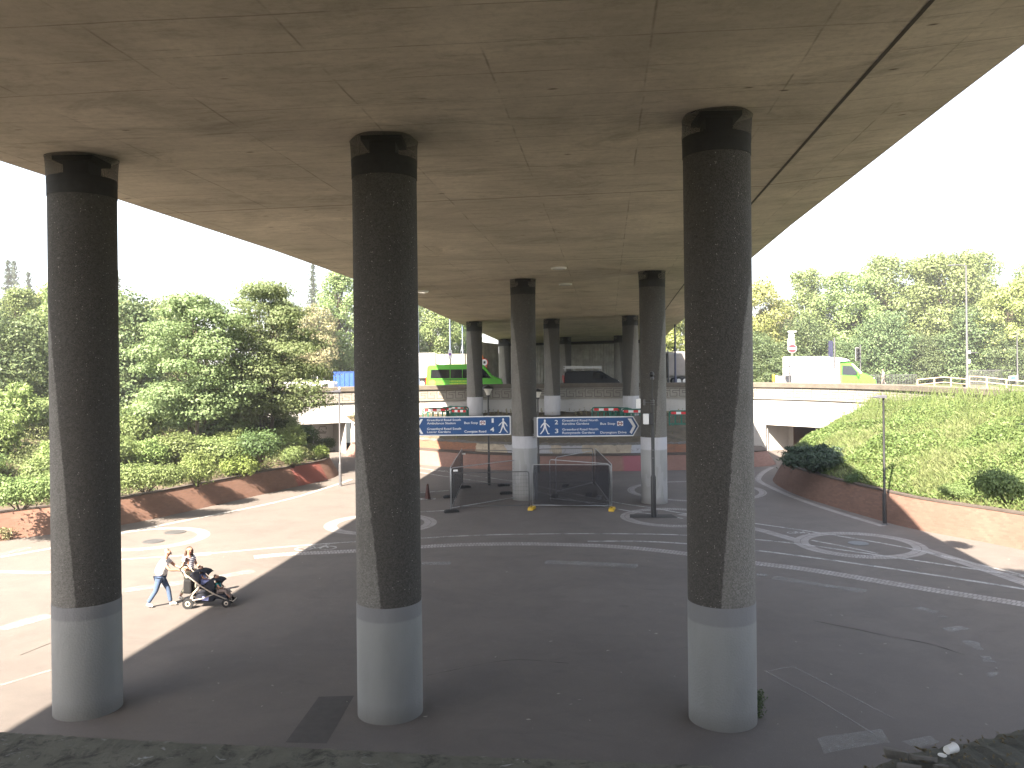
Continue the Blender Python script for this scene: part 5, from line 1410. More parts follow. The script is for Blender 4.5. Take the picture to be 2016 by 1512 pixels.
for row, (xa, xb) in enumerate(((2.05,4.2),(2.05,4.5))):
    x_ = xa
    while x_ < xb:
        w_ = rr_.uniform(.04,.11); z_ = 1.16-.22*row
        mb.box((x_+w_/2, -hw(z_)-.006, z_), (w_, .012, .10)); x_ += w_+.045
mb.build('livery_lettering', M['leafyellow'], q)
sm_ = MB()
for x_ in (2.085, 4.2): sm_.box((x_, -hw(1.0)-.002, .95), (.025, .012, .9)); sm_.box((x_, -hw(2.35)-.002, 2.35), (.025, .012, .28))
sm_.box((2.4, -hw(1.28)-.004, 1.30), (4.0, .014, .03)); sm_.build('door_seam', M['rubber'], q)
for x_ in (1.35, 5.25):
    for s in (-.9, .9): wheel(q, x_, s, .34)
MB().box((3.9,0,2.64), (.7,.9,.10)).build('roof_vent', M['rubber'], q, bevel=.02)
# --- black van with roof rack
x0 = D(1108,CY,74).x; L = D(1219,CY,74).x-x0
q = thing('panel_van', 'glossy black panel van carrying a silver roof rack, behind the key pattern wall', 'van', (x0, 74, ROADZ+.1))
pf = [(0,.4),(.0,.95),(.12,1.72),(.3,1.86),(3.05,1.90),(3.35,1.84),(4.25,1.28),(L-.25,1.05),(L,.75),(L,.4)]
hw = body(q, 'bodyshell', pf, 1.92, .11, 1.0, 'vanblack', .06)
side(q, 'door_window', [(2.55,1.22),(3.95,1.22),(3.30,1.68),(2.65,1.72)], hw, 'glass'); slope(q, 'windscreen', pf[6], pf[5], hw, .06, 'greyglass')
mirror_(q, 3.55, 1.25, hw); veh_front(q, L-.22, .92, 1.9); veh_rear(q, .02, 1.2, 1.92)
rk = MB()
for s in (-.72, .72): rk.box((1.75, s, 2.12), (3.35, .035, .05)); rk.box((1.75, s, 2.30), (3.35, .03, .04))
for x_ in (.2, 1.0, 1.8, 2.6, 3.35): rk.box((x_, 0, 2.08), (.05, 1.5, .05)); rk.box((x_, -.72, 2.02), (.04,.04,.28)); rk.box((x_, .72, 2.02), (.04,.04,.28))
rk.box((1.0,-.735,2.21), (1.7,.012,.16)); rk.box((2.62,-.735,2.21), (1.5,.012,.16))
rk.build('roof_rack', M['galv'], q)
for x_ in (.85, 3.95):
    for s in (-.86, .86): wheel(q, x_, s, .32)
# --- white box van with lime cab
Y = 66.5; x0 = D(1549,CY,Y).x; x1 = D(1715,CY,Y).x; L = x1-x0
q = thing('refrigerated_van', 'white bodied delivery van with lime green cab above the right portal', 'van', (x0, Y, ROADZ+.08))
k_ = L/6.9
pf = [(3.9,.4),(3.9,1.4),(3.95,2.45),(4.75,2.44),(5.05,2.36),(5.78,1.60),(6.50,1.30),(6.87,1.0),(6.9,.4)]; pf = [(a*k_, b_) for a, b_ in pf]
hw = body(q, 'cab', pf, 2.0, .10, 1.05, 'vangreen', .06)
bx = [(0,.45),(0,2.86),(.05,2.92),(2.8,2.90),(3.9,2.80),(4.55,2.66),(4.80,2.52),(4.05,2.46),(3.94,2.44),(3.94,.45)]; bx = [(a*k_, b_) for a, b_ in bx]
hb = body(q, 'cargo_body', bx, 2.12, .03, 1.0, 'vanwhite', .05)
MB().box((4.62*k_,0,2.50), (.34,1.5,.16)).build('chiller_unit', M['rubber'], q, bevel=.03)
side(q, 'door_window', [(4.12*k_,1.42),(5.58*k_,1.36),(4.95*k_,2.12),(4.18*k_,2.16)], hw, 'glass'); slope(q, 'windscreen', pf[5], pf[4], hw, .06, 'greyglass')
side(q, 'door_pillar', [(5.60*k_,1.52),(5.74*k_,1.58),(5.03*k_,2.30),(4.92*k_,2.26)], hw, 'vanwhite', .008)
mirror_(q, 5.35*k_, 1.42, hw, 'vangreen'); veh_front(q, 6.72*k_, 1.06, 2.0)
MB().box((6.88*k_,0,.92), (.05,1.2,.16)).build('grille', M['rubber'], q)
sm_ = MB()
for x_ in (1.2, 2.55): sm_.box((x_*k_, -1.075, 1.7), (.02, .012, 2.3))
sm_.box((1.95*k_, -1.08, .62), (3.8*k_, .02, .12)); sm_.box((4.08*k_, -hw(1.1)-.003, 1.0), (.02, .012, .8)); sm_.build('panel_seam', M['signgrey'], q)
for x_ in (1.3*k_, 5.75*k_):
    for s in (-.92, .92): wheel(q, x_, s, .34)
dv = MB(); dv.ball((4.55*k_, -.45, 1.72), .13, sc=(1,.9,1.15)); dv.tube([(4.5*k_,-.45,1.15),(4.52*k_,-.45,1.45),(4.54*k_,-.45,1.60)], [.22,.20,.07], 10)
# --- white pickup
Y = 80; x0 = D(588,CY,Y).x; L = D(661,CY,Y).x-x0+1.2; x0 -= 1.2
q = thing('pickup_truck', 'white double cab pickup half hidden by the taller maple', 'pickup truck', (x0, Y, ROADZ+.1))
pf = [(0,.5),(0,1.08),(1.55,1.12),(1.75,1.70),(1.95,1.78),(2.9,1.76),(3.15,1.68),(3.75,1.18),(4.6,1.08),(4.85,.85),(4.87,.45)]; f_ = L/4.87; pf = [(a*f_, b_) for a, b_ in pf]
hw = body(q, 'bodyshell', pf, 1.85, .16, 1.05, 'vanwhite', .06)
side(q, 'door_window', [(1.92*f_,1.16),(2.55*f_,1.16),(2.55*f_,1.62),(2.02*f_,1.62)], hw, 'glass'); side(q, 'door_window', [(2.66*f_,1.16),(3.50*f_,1.16),(3.10*f_,1.56),(2.70*f_,1.62)], hw, 'glass')
slope(q, 'windscreen', pf[7], pf[6], hw, .05, 'greyglass'); mirror_(q, 3.25*f_, 1.22, hw, 'vanwhite'); veh_front(q, L-.08, .92, 1.85)
side(q, 'wheel_arch', [(3.98*f_+.42*cos(a), .38+.42*sin(a)) for a in np.linspace(0, pi, 12)], hw, 'rubber', .004)
for x_ in (.9*f_, 3.98*f_):
    for s in (-.82, .82): wheel(q, x_, s, .37)
# --- blue container
p = D(686, 757, 84)
q = thing('skip_container', 'blue metal container beside the road left of the nearest middle column', 'container', (p.x, 84, ROADZ+.1))
MB().box((0,0,1.0), (2.6,2.0,2.0)).build('box_body', M['blueskip'], q, bevel=.02)
a = MB()
for i in range(6): a.box((-1.15+i*.46,-1.03,1.0), (.07,.06,1.9))
a.box((0,-1.03,1.97), (2.6,.07,.08)); a.build('stiffener', M['blueskip'], q)
# --- lorries
def lorry(xa, xb, Y, top, label, mat, front=None):
    x0, x1 = D(xa, CY, Y).x, D(xb, CY, Y).x; L = x1-x0; h = D(xa, top, Y).z-ROADZ
    q = thing('lorry', label, 'lorry', (x0, Y, ROADZ+.08))
    MB().box((L/2,0,(h+1.15)/2), (L,2.5,h-1.15)).build('box_body', M[mat], q, bevel=.04)
    a = MB().box((L/2,0,1.0), (L-.1,.9,.22)); a.box((L/2,-1.15,.80), (L*.5,.05,.35)); a.build('chassis', M['darksteel'], q)
    MB().box((L/2,-1.258,h-.08), (L,.02,.14)).build('top_rail', M['signgrey'] if mat != 'vanwhite' else M['vanwhite'], q)
    for x_ in (L*.18, L*.30, L*.85):
        for s in (-1.05, 1.05): wheel(q, x_, s, .5, .3)
    for s in (-.9, .9): MB().box((.02, s, 1.0), (.06,.4,.16)).build('tail_light', M['redlens'], q)
    return q
q = lorry(690, 858, 96, 698.5, 'white box lorry behind the minibus, left of the grey trailer', 'vanwhite')
MB().box((9.3,-1.27,1.5), (.10,.03,.5)).build('side_marker', M['orange'], q)
lorry(859.5, 960, 101, 700, 'grey curtain sided trailer behind the minibus', 'lorrygrey')
lorry(1312, 1420, 92, 697, 'grey sided lorry seen in the gap left of the nearest right column', 'lorrygrey')

# ================================================================== ROADSIDE SIGNS, POLES, RAILS
def pole(px, Y, top, label, r=.07, mat='greypole', arm=None, name='lighting_column', cat='street lamp', z0=ROADZ, grp='tall lighting columns by the roundabout'):
    p = D(px, CY, Y); h = D(px, top, Y).z-z0
    q = thing(name, label, cat, (p.x, Y, z0), 0, grp)
    MB().lathe([(r*1.7,0),(r*1.7,1.1),(r*1.2,1.2),(r,1.25),(r*.7,h)], 12).build('pole', M[mat], q, auto=40)
    if arm:
        MB().tube([(0,0,h-.05),(arm*.5,0,h+.03),(arm,0,h+.02)], [r*.6,r*.5,r*.45], 8).build('arm', M[mat], q)
        MB().box((arm*1.12,0,h+.0), (abs(arm)*.4,.22,.10)).build('lamp_head', M['led'], q, bevel=.03)
    return q
bluep = plain('blue_grey_pole', (.16,.20,.30), .5)
M['bluepole'] = bluep; M['navypole'] = plain('navy_pole', (.025,.028,.06), .45)
pole(824, 88, 575, 'tall blue grey lighting column right beside the nearest middle column', .08, 'bluepole', -1.4)
pole(886.5, 92, 585, 'tall blue grey lighting column above the purple spotted sign', .08, 'bluepole', -1.4)
pole(911, 98, 590, 'tall blue grey lighting column left of the left island column', .07, 'bluepole', 1.2)
pole(1329.5, 78, 585, 'dark blue lighting column in the gap left of the nearest right column', .10, 'navypole', 1.2)
q = pole(1904, 72, 522, 'tall slim grey street light above the ramp railings', .095, 'greypole', -1.15)
MB().box((.18,0,5.85-2.6), (.22,.2,.22)).build('camera', M['white'], q, bevel=.03); MB().tube([(.1,0,3.2),(.95,0,3.2)], .03, 6).build('bracket', M['greypole'], q)
MB().box((.10,-.08,2.45), (.2,.14,.35)).build('control_box', M['white'], q, bevel=.02)
pole(2003, 78, 650, 'thin grey lighting column near the right edge', .06, 'greypole', 1.2)
pole(1315.5, 72, 680, 'short black signal post in the gap left of the nearest right column', .07, 'blackpole', name='signal_post', cat='post', grp='posts by the roundabout')
def plate(q, nm, c, w_, h, mat, rnd=None, y=-.08):
    if rnd: 
        pts = [(c[0]+rnd*cos(2*pi*k/28), c[1]+rnd*sin(2*pi*k/28)) for k in range(28)]
    else: pts = [(c[0]-w_/2,c[1]-h/2),(c[0]+w_/2,c[1]-h/2),(c[0]+w_/2,c[1]+h/2),(c[0]-w_/2,c[1]+h/2)]
    return MB().prism_xz(pts, y-.012, y+.012).build(nm, M[mat], q)
# no entry
Y = 71; k = Y/FPX; p = D(1559.5, CY, Y); zz = lambda py: D(1559.5, py, Y).z-ROADZ
q = thing('no_entry_sign', 'red and white no entry sign with camera fittings above the white van', 'sign', (p.x, Y, ROADZ))
MB().lathe([(.06,0),(.045,.8),(.04,zz(655))], 10).build('pole', M['signgrey'], q, auto=40)
plate(q, 'disc', (0, zz(686)), 0, 0, 'signred', .36, -.09); plate(q, 'bar', (0, zz(686)), .56, .13, 'signwhite', None, -.108); plate(q, 'disc_rim', (0, zz(686)), 0, 0, 'signwhite', .39, -.075)
plate(q, 'back_board', (-.08, zz(674)), .56, .62, 'signwhite', None, -.045); plate(q, 'round_plate', (-.06, zz(661)), 0, 0, 'signwhite', .26, -.06)
MB().box((.02,-.02,zz(653)), (.75,.18,.10)).build('camera_bar', M['white'], q, bevel=.03)
# parking sign with purple spot
Y = 76; p = D(886.5, CY, Y); zz = lambda py: D(886.5, py, Y).z-ROADZ
q = thing('spot_sign', 'white sign with a purple spot above the minibus roof', 'sign', (p.x, Y, ROADZ))
MB().lathe([(.06,0),(.05,zz(690))], 10).build('pole', M['navypole'], q)
plate(q, 'panel', (0, zz(697.5)), .36, .80, 'signwhite'); o = plate(q, 'spot', (0, zz(697.5)), 0, 0, 'purple', .11, -.10); o.scale = (1,1,1)
# bus stop flag
Y = 76.5; p = D(871, CY, Y); zz = lambda py: D(871, py, Y).z-ROADZ
q = thing('route_sign', 'white sign with green symbols standing behind the minibus roof', 'sign', (p.x, Y, ROADZ))
MB().lathe([(.06,0),(.05,zz(712))], 10).build('pole', M['signgrey'], q)
plate(q, 'panel', (0, zz(704.5)), .50, .66, 'signwhite'); plate(q, 'lower_panel', (.0, zz(716)), .56, .36, 'signwhite')
plate(q, 'green_symbol', (.05, zz(700)), .26, .06, 'barrier', None, -.10); plate(q, 'green_symbol', (.05, zz(703.5)), .26, .06, 'barrier', None, -.10); plate(q, 'green_symbol', (.12, zz(708.5)), .14, .14, 'vangreen', None, -.10); plate(q, 'green_symbol', (-.04, zz(708.5)), .14, .14, 'leafyellow', None, -.10)
# round sign with orange works board
Y = 76; p = D(953.5, CY, Y); zz = lambda py: D(953.5, py, Y).z-ROADZ
q = thing('works_sign', 'round red rimmed sign on an orange board right of the left island column', 'sign', (p.x, Y, ROADZ))
MB().prism_xz([(-.62,zz(728)),(.30,zz(726)),(-.22,zz(695)),(-.55,zz(700))], -.06, -.035).build('orange_board', M['orange'], q)
plate(q, 'rim', (0,zz(713.5)), 0, 0, 'signred', .36); plate(q, 'face', (0,zz(713.5)), 0, 0, 'signwhite', .29, -.10)
plate(q, 'symbol', (.02,zz(713.5)), .20, .22, 'rubber', None, -.115)
MB().lathe([(.05,0),(.05,zz(720))], 8).build('pole', M['signgrey'], q)
# traffic signals
def signal(px, Y, top, bot, label, back):
    p = D(px, CY, Y); zt, zb = D(px, top, Y).z-ROADZ, D(px, bot, Y).z-ROADZ
    q = thing('traffic_signal', label, 'traffic signal', (p.x, Y, ROADZ), 0, 'traffic signals by the roundabout')
    MB().lathe([(.07,0),(.057,1),(.057,zt+.25)], 12).build('pole', M['greypole'], q, auto=40)
    s = -.30
    MB().box((s,0,(zt+zb)/2), (.34,.10,zt-zb)).build('backing_board', M['signgrey'] if not back else M['navypole'], q, bevel=.02)
    MB().box((s,-.13 if not back else .10,(zt+zb)/2), (.26,.18,(zt-zb)*.92)).build('signal_head', M['blackpole'], q, bevel=.02)
    for i in range(3):
        z = zb+(zt-zb)*(.2+.3*i)
        v = MB().lathe([(.10,0),(.115,.20),(.10,.20),(.09,.02)], 14); mt = Matrix.Rotation(radians(90 if not back else -90), 3, 'X')
        v.v = [tuple(mt @ Vector(u)+Vector((s, -.20 if not back else .20, z))) for u in v.v]; v.build('visor', M['blackpole'], q)
    bb = MB().box((-.15,0,zt-.15), (.3,.05,.05)); bb.box((-.15,0,zb+.15), (.3,.05,.05)); bb.build('bracket', M['greypole'], q)
signal(1643.5, 64.6, 671, 702, 'traffic signal seen from behind in front of the green van cab', True)
signal(1694, 78, 684, 711, 'traffic signal with grey backing right of the green van cab', False)
# keep left board and bollards left of van
Y = 64.8; p = D(1554, CY, Y); zz = lambda py: D(1554, py, Y).z-ROADZ
q = thing('round_sign', 'back of a white round sign on a grey post beside the dark barrier panel', 'sign', (p.x, Y, ROADZ))
MB().lathe([(.07,0),(.05,.3),(.05,zz(712))], 10).build('pole', M['greypole'], q); plate(q, 'disc', (-.10,zz(728)), 0, 0, 'white', .38, .06)
a = MB().box((0,.0,zz(721)), (.34,.03,.04)); a.box((0,0,zz(735)), (.34,.03,.04)); a.build('clamp', M['darksteel'], q)
q = thing('board_barrier', 'dark panel between white end posts beside the white van', 'barrier', (D(1555,CY,65.6).x, 65.6, ROADZ))
MB().box((0,0,.80), (2.0,.08,1.25)).build('panel', M['signgrey'], q); MB().box((0,0,1.46), (2.2,.12,.06)).build('top_rail', M['signgrey'], q)
for s in (-1.08, 1.08): MB().box((s,-.02,.75), (.14,.14,1.5)).build('end_post', M['white'], q, bevel=.02)
def bollard(px, Y, top, label, red=False):
    p = D(px, CY, Y); h = D(px, top, Y).z-ROADZ
    q = thing('traffic_bollard', label, 'bollard', (p.x, Y, ROADZ), 0, 'bollards beside the white van')
    MB().lathe([(.10,0),(.10,h-.55),(.08,h-.5)], 14).build('post', M['greypole'] if not red else M['signred'], q)
    MB().lathe([(.115,h-.55),(.125,h-.08),(.08,h)], 14).build('yellow_cap', M['yellow'], q)
bollard(1523, 66, 737, 'grey bollard with a yellow top left of the dark barrier panel')
bollard(1478, 66, 736, 'yellow topped bollard half hidden by the nearest right column')
q = thing('road_barrier', 'red plastic road barrier just right of the nearest right column', 'barrier', (D(1474,CY,67).x, 67, ROADZ))
MB().prism_xz([(-.5,0),(.38,0),(.32,.6),(.28,1.42),(-.4,1.42)], -.2, .2).build('body', M['signred'], q, bevel=.03)
q = thing('plant_signal', 'black signal cluster peeping out beside the nearest right column', 'traffic signal', (D(1476,CY,68).x, 68, ROADZ))
MB().lathe([(.06,0),(.05,2.6)], 10).build('pole', M['blackpole'], q); MB().box((0,-.1,2.95), (.34,.25,.95)).build('signal_head', M['blackpole'], q, bevel=.04)
# guard rails
def guard(a, b, z, h, label, mat, n, rails=(1.0, .12), r=.02, posts=True, name='guard_rail'):
    a, b = Vector(a), Vector(b); d = b-a; L = d.length; yaw = atan2(d.y, d.x)
    q = thing(name, label, 'railing', (a.x, a.y, z), yaw, 'railings by the roundabout')
    f = MB()
    for t in rails: f.box((L/2,0,h*t), (L,.05,.05))
    f.build('rails', M[mat], q)
    v = MB()
    for i in range(n+1): v.box((L*i/n,0,h*.5), (r*1.6,r*1.6,h))
    v.build('bars', M[mat], q); return q
guard((D(1700,CY,76).x,76), (D(1757,CY,76).x,76), ROADZ+.1, 1.18, 'grey pedestrian guard rail in front of the pedestrian', 'darksteel', 18)
guard((D(1758,CY,76).x,76.05), (D(1804,CY,76).x,76), ROADZ+.1, 1.18, 'grey pedestrian guard rail right of the pedestrian', 'darksteel', 15)
guard((D(1905,CY,82).x,82), (D(2060,CY,80).x,80), ROADZ+.1, 1.45, 'dark guard rail behind the right ramp railing', 'darksteel', 60)
def ramp_rail(pts, label):
    q = thing('ramp_railing', label, 'railing', (0,0,0), 0, 'timber ramp railings on the right')
    P = [D(*p) for p in pts]; f = MB()
    for off in (0, -.42):
        for a, b_ in zip(P, P[1:]):
            a2, b2 = a+Vector((0,0,off)), b_+Vector((0,0,off)); f.tube([a2, b2], .055 if off == 0 else .04, 6)
    f.build('rails', M['woodrail'], q)
    v = MB()
    pts_ = resample(P, 1.45)
    for p in pts_: v.box((p.x, p.y, (p.z+ROADZ)/2), (.09,.09,p.z-ROADZ))
    v.build('posts', M['woodrail'], q)
    w_ = MB()
    for a, b_ in zip(P, P[1:]): w_.add([(a.x,a.y+.2,ROADZ-.1),(b_.x,b_.y+.2,ROADZ-.1),(b_.x,b_.y+.2,b_.z-.72),(a.x,a.y+.2,a.z-.72),(a.x,a.y+1.2,ROADZ-.1),(b_.x,b_.y+1.2,ROADZ-.1),(b_.x,b_.y+1.2,b_.z-.72),(a.x,a.y+1.2,a.z-.72)], [(0,1,2,3),(3,2,6,7),(4,7,6,5)])
    w_.build('ramp_wall', M['copestone'], q, fix=False)
ramp_rail([(1806,747.5,68),(1858,742.5,68.5),(1904,746.5,69)], 'timber railing rising to a low crest left of the street light foot')
ramp_rail([(1908,741,72),(1935,742,72),(1985,748,71),(2060,754,70)], 'timber railing sloping down to the right edge')
q = thing('small_sign', 'small white and blue sign board behind the right ramp railing', 'sign', (D(1994,CY,76).x,76,ROADZ))
pp = D(1994,744,76).z-ROADZ; MB().box((0,0,pp), (.78,.04,.34)).build('board', M['white'], q); MB().box((.02,-.03,pp), (.5,.02,.2)).build('blue_patch', M['signblue'], q)
a = MB().box((-.3,.05,pp/2), (.05,.05,pp)); a.box((.3,.05,pp/2), (.05,.05,pp)); a.build('legs', M['greypole'], q)
# ================================================================== PEOPLE AND PUSHCHAIR
def skinned(name, chains, mat, parent, sub=2, loc=None):
    """chains: list of [(x,y,z,r), ...]; a chain whose first point equals an existing point is welded to it"""
    vs, rs, es, idx, roots = [], [], [], {}, []
    for ch in chains:
        prev = None
        for i, (x, y, z, r) in enumerate(ch):
            k = (round(x, 4), round(y, 4), round(z, 4))
            if k in idx: j = idx[k]
            else:
                j = len(vs); vs.append((x, y, z)); rs.append(r); idx[k] = j
                if i == 0: roots.append(j)
            if prev is not None and prev != j: es.append((prev, j))
            prev = j
    me = bpy.data.meshes.new(name); me.from_pydata(vs, es, []); ob = bpy.data.objects.new(name, me); COL.objects.link(ob)
    ob.modifiers.new('skin', 'SKIN'); sv = me.skin_vertices[0].data
    for i, r in enumerate(rs):
        rr = r if isinstance(r, tuple) else (r, r); sv[i].radius = rr; sv[i].use_root = i in roots
    s = ob.modifiers.new('sub', 'SUBSURF'); s.levels = s.render_levels = sub
    dg = bpy.context.evaluated_depsgraph_get(); m2 = bpy.data.meshes.new_from_object(ob.evaluated_get(dg)); m2.name = name
    bpy.data.objects.remove(ob); bpy.data.meshes.remove(me)
    m2.materials.clear(); m2.materials.append(mat); m2.polygons.foreach_set('use_smooth', [True]*len(m2.polygons))
    return link_mesh(name, m2, parent)
def hand_chains(w, d, side_):
    "five fingers from wrist w along unit direction d"
    w, d = Vector(w), Vector(d).normalized(); s = d.cross(Vector((0,0,1))).normalized(); u = s.cross(d)
    out = [[(*w, .030), (*(w+d*.045), .036), (*(w+d*.085), .034)]]
    for i, (o, l) in enumerate(((-.030,.065),(-.010,.078),(.010,.074),(.029,.058))):
        a = w+d*.082+s*o; b = a+d*l*.55-u*.012; c = b+d*l*.22-u*.035
        out.append([(*a, .0095), (*b, .0088), (*c, .0078)])
    a = w+d*.03+s*.032*side_; b = a+d*.035+s*.028*side_-u*.01; c = b+d*.03-u*.018
    out.append([(*a, .011), (*b, .010), (*c, .009)])
    return out
def person(name, label, loc, rz, J, tee, legs_mat, shoe, hair, hairlong=False, sleeve=.45, tee_r=1.0, trouser_end=1.0):
    """J: joints in local metres: hip, chest, neck, head, sh_l, el_l, wr_l, sh_r.., hp_l, kn_l, an_l, hp_r ..; facing +x"""
    q = thing(name, label, 'person', loc, rz, None, 'thing')
    q.scale = (.95, .95, .95)
    V = {k: Vector(v) for k, v in J.items()}
    P = lambda k, r: (*V[k], r)
    mid = lambda a, b, t, r: (*V[a].lerp(V[b], t), r)
    face = Vector((1, 0, 0)) if 'face' not in J else (V['face']-V['head']).normalized()
    hd = V['head']; upv = (V['head']-V['neck']).normalized()
    ch = [[P('hip', .125), mid('hip','chest',.5,.118), P('chest', .135), P('neck', .058), (*(hd-upv*.05), .078), (*(hd+upv*.02), .098), (*(hd+upv*.085), .072)]]
    for s in 'lr':
        ch.append([P('chest', .135), P('sh_'+s, .062), mid('sh_'+s,'el_'+s,.5,.048), P('el_'+s, .040), mid('el_'+s,'wr_'+s,.45,.038), P('wr_'+s, .027)])
        ch.append([P('hip', .125), P('hp_'+s, .092), mid('hp_'+s,'kn_'+s,.5,.078), P('kn_'+s, .056), mid('kn_'+s,'an_'+s,.35,.054), P('an_'+s, .037)])
        d = V['wr_'+s]-V['el_'+s]; ch += hand_chains(V['wr_'+s], d, 1 if s == 'l' else -1)
    bd = skinned('body', ch, M['skin'], q)
    # face: nose, eyes, mouth, ears
    fr = face.cross(upv).normalized(); fu = fr.cross(face)
    fm = MB()
    fm.ball(hd+face*.098+upv*.0, .016, 8, 6, (1,1,1.3)); fm.ball(hd+fr*.098+upv*.005, .022, 8, 6, (.8,.5,1.3)); fm.ball(hd-fr*.098+upv*.005, .022, 8, 6, (.8,.5,1.3))
    fm.build('nose_and_ears', M['skin'], bd, smooth=True)
    ey = MB(); ey.ball(hd+face*.088+fr*.034+upv*.022, .010, 8, 6); ey.ball(hd+face*.088-fr*.034+upv*.022, .010, 8, 6); ey.build('eyes', M['blackcloth'], bd)
    MB().ball(hd+face*.088-upv*.045, .018, 8, 6, (.5,1.2,.35)).build('mouth', M['roundel'], bd)
    # hair
    hb = [[(*(hd-face*.03+upv*.10), .070), (*(hd-face*.055+upv*.05), .088), (*(hd-face*.06-upv*.03), .070)]]
    if hairlong: hb[0] += [(*(hd-face*.075-upv*.14), .060), (*(hd-face*.07-upv*.26), .045)]
    if hairlong: hb += [[(*(hd-face*.055+upv*.05), .088), (*(hd+fr*sg*.085-face*.02-upv*.03), .045), (*(hd+fr*sg*.10-face*.02-upv*.20), .040), (*(hd+fr*sg*.09+face*.02-upv*.30), .028)] for sg in (-1, 1)]
    skinned('hair', hb, hair, q)
    k = tee_r
    tc = [[(*(V['hip']+Vector((0,0,-.02))), .150*k), mid('hip','chest',.5,.146*k), P('chest', .158*k), mid('chest','neck',.72,.085)]]
    for s in 'lr': tc.append([P('chest', .158*k), P('sh_'+s, .080), mid('sh_'+s,'el_'+s,sleeve*.6,.070), mid('sh_'+s,'el_'+s,sleeve,.066)])
    skinned('shirt', tc, tee, q)
    tr = [[P('hip', .142)]]
    tr = []
    for s in 'lr':
        e = trouser_end
        tr.append([P('hip', .140), P('hp_'+s, .108), mid('hp_'+s,'kn_'+s,.5,.092), P('kn_'+s, .072), mid('kn_'+s,'an_'+s,.5*e,.066), mid('kn_'+s,'an_'+s,.97*e,.060)])
    skinned('trousers', tr, legs_mat, q)
    sh = []
    for s in 'lr':
        a = V['an_'+s]; sp = V.get('toe_'+s, a+Vector((.19,0,-.06)))
        sh.append([(*(a-Vector((.045,0,.035))), .045), (*a.lerp(sp, .55), .046), (*sp, .036)])
    skinned('shoes', sh, shoe, q)
    return q
base = G(343,1196); base.z = 0
SCP = Vector((-9.62, 23.75, 0))
fm_ = G(318,1194)
mx, my = fm_.x, fm_.y
man = person('person', 'man in white t-shirt and blue jeans bending forward to push the pushchair', (mx, my, 0), radians(4),
 dict(hip=(-.03,0,.93), chest=(.07,0,1.27), neck=(.15,0,1.47), head=(.21,0,1.60), face=(.33,0,1.55),
      sh_l=(.12,.20,1.37), el_l=(.34,.22,1.16), wr_l=(.56,.14,1.10), sh_r=(.12,-.20,1.37), el_r=(.34,-.24,1.14), wr_r=(.56,-.14,1.10),
      hp_l=(-.02,.095,.86), kn_l=(.17,.10,.50), an_l=(.24,.10,.09), toe_l=(.42,.11,.04), hp_r=(-.03,-.095,.86), kn_r=(-.12,-.11,.50), an_r=(-.36,-.11,.13), toe_r=(-.20,-.12,.04)),
 M['tee'], M['denim'], M['shoe'], M['hairgrey'], sleeve=.55, tee_r=1.34)
person('person', 'long haired woman in striped top and cream trousers holding the pushchair handle', (mx+.58, my+.55, 0), radians(-22),
 dict(hip=(.0,0,.90), chest=(-.02,0,1.22), neck=(.0,0,1.42), head=(.03,0,1.55), face=(.13,-.06,1.53),
      sh_l=(-.01,.17,1.33), el_l=(.06,.24,1.08), wr_l=(.28,.16,1.02), sh_r=(-.01,-.17,1.33), el_r=(-.02,-.27,1.10), wr_r=(.20,-.22,1.06),
      hp_l=(0,.085,.85), kn_l=(.14,.09,.48), an_l=(.12,.09,.09), hp_r=(0,-.085,.85), kn_r=(-.02,-.09,.48), an_r=(-.28,-.09,.14), toe_r=(-.14,-.09,.05)),
 None or (lambda: (lambda m: (m.color(m.mix(m.math('LESS_THAN', m.math('FRACT', m.math('MULTIPLY', m.sep(m.co())[2], 18)), .42), (.70,.69,.72), (.05,.05,.13))).rough(.85), m.m)[1])(N('striped_cotton')))(),
 M['cream'], M['shoe'], M['hairbrown'], True, .5, 1.0, .75)
# ---- tandem pushchair
pc = thing('pushchair', 'black tandem pushchair with two hoods and a pale frame crossing into shade', 'pushchair', (mx+.55, my-.03, 0), radians(3))
for x_, y_, r in ((.30,-.27,.15),(.30,.27,.15),(1.34,-.20,.12),(1.34,.20,.12)):
    t = MB().lathe([(r*.72,-.03),(r,-.03),(r,.03),(r*.72,.03)], 20); mt = Matrix.Rotation(radians(90), 3, 'X')
    t.v = [tuple(mt @ Vector(v)+Vector((x_, y_, r))) for v in t.v]; o = t.build('wheel', M['rubber'], pc, auto=40)
    h = MB().lathe([(r*.74,-.025),(r*.25,-.035),(r*.25,.035),(r*.74,.025)], 14); h.v = [tuple(mt @ Vector(v)+Vector((x_, y_, r))) for v in h.v]; h.build('rim', M['pramframe'], o)
fr = MB()
for s in (-.26, .26):
    fr.tube([(.14,s,1.10),(.30,s,.92),(.62,s,.66),(.98,s,.42),(1.36,s*.8,.22)], .020, 8)
    fr.tube([(.30,s,.15),(.42,s,.38),(.62,s,.64)], .018, 8); fr.tube([(.30,s,.22),(.70,s,.28),(1.02,s,.40)], .016, 8)
fr.tube([(.62,-.26,.66),(.62,.26,.66)], .014, 6); fr.tube([(.98,-.26,.42),(.98,.26,.42)], .014, 6); fr.tube([(.30,-.27,.15),(.30,.27,.15)], .014, 6)
fr.build('frame', M['pramframe'], pc, smooth=True)
MB().tube([(.30,-.26,.95),(.10,-.26,1.10),(.06,-.20,1.12),(.06,.20,1.12),(.10,.26,1.10),(.30,.26,.95)], .020, 8).build('handle', M['rubber'], pc, smooth=True)
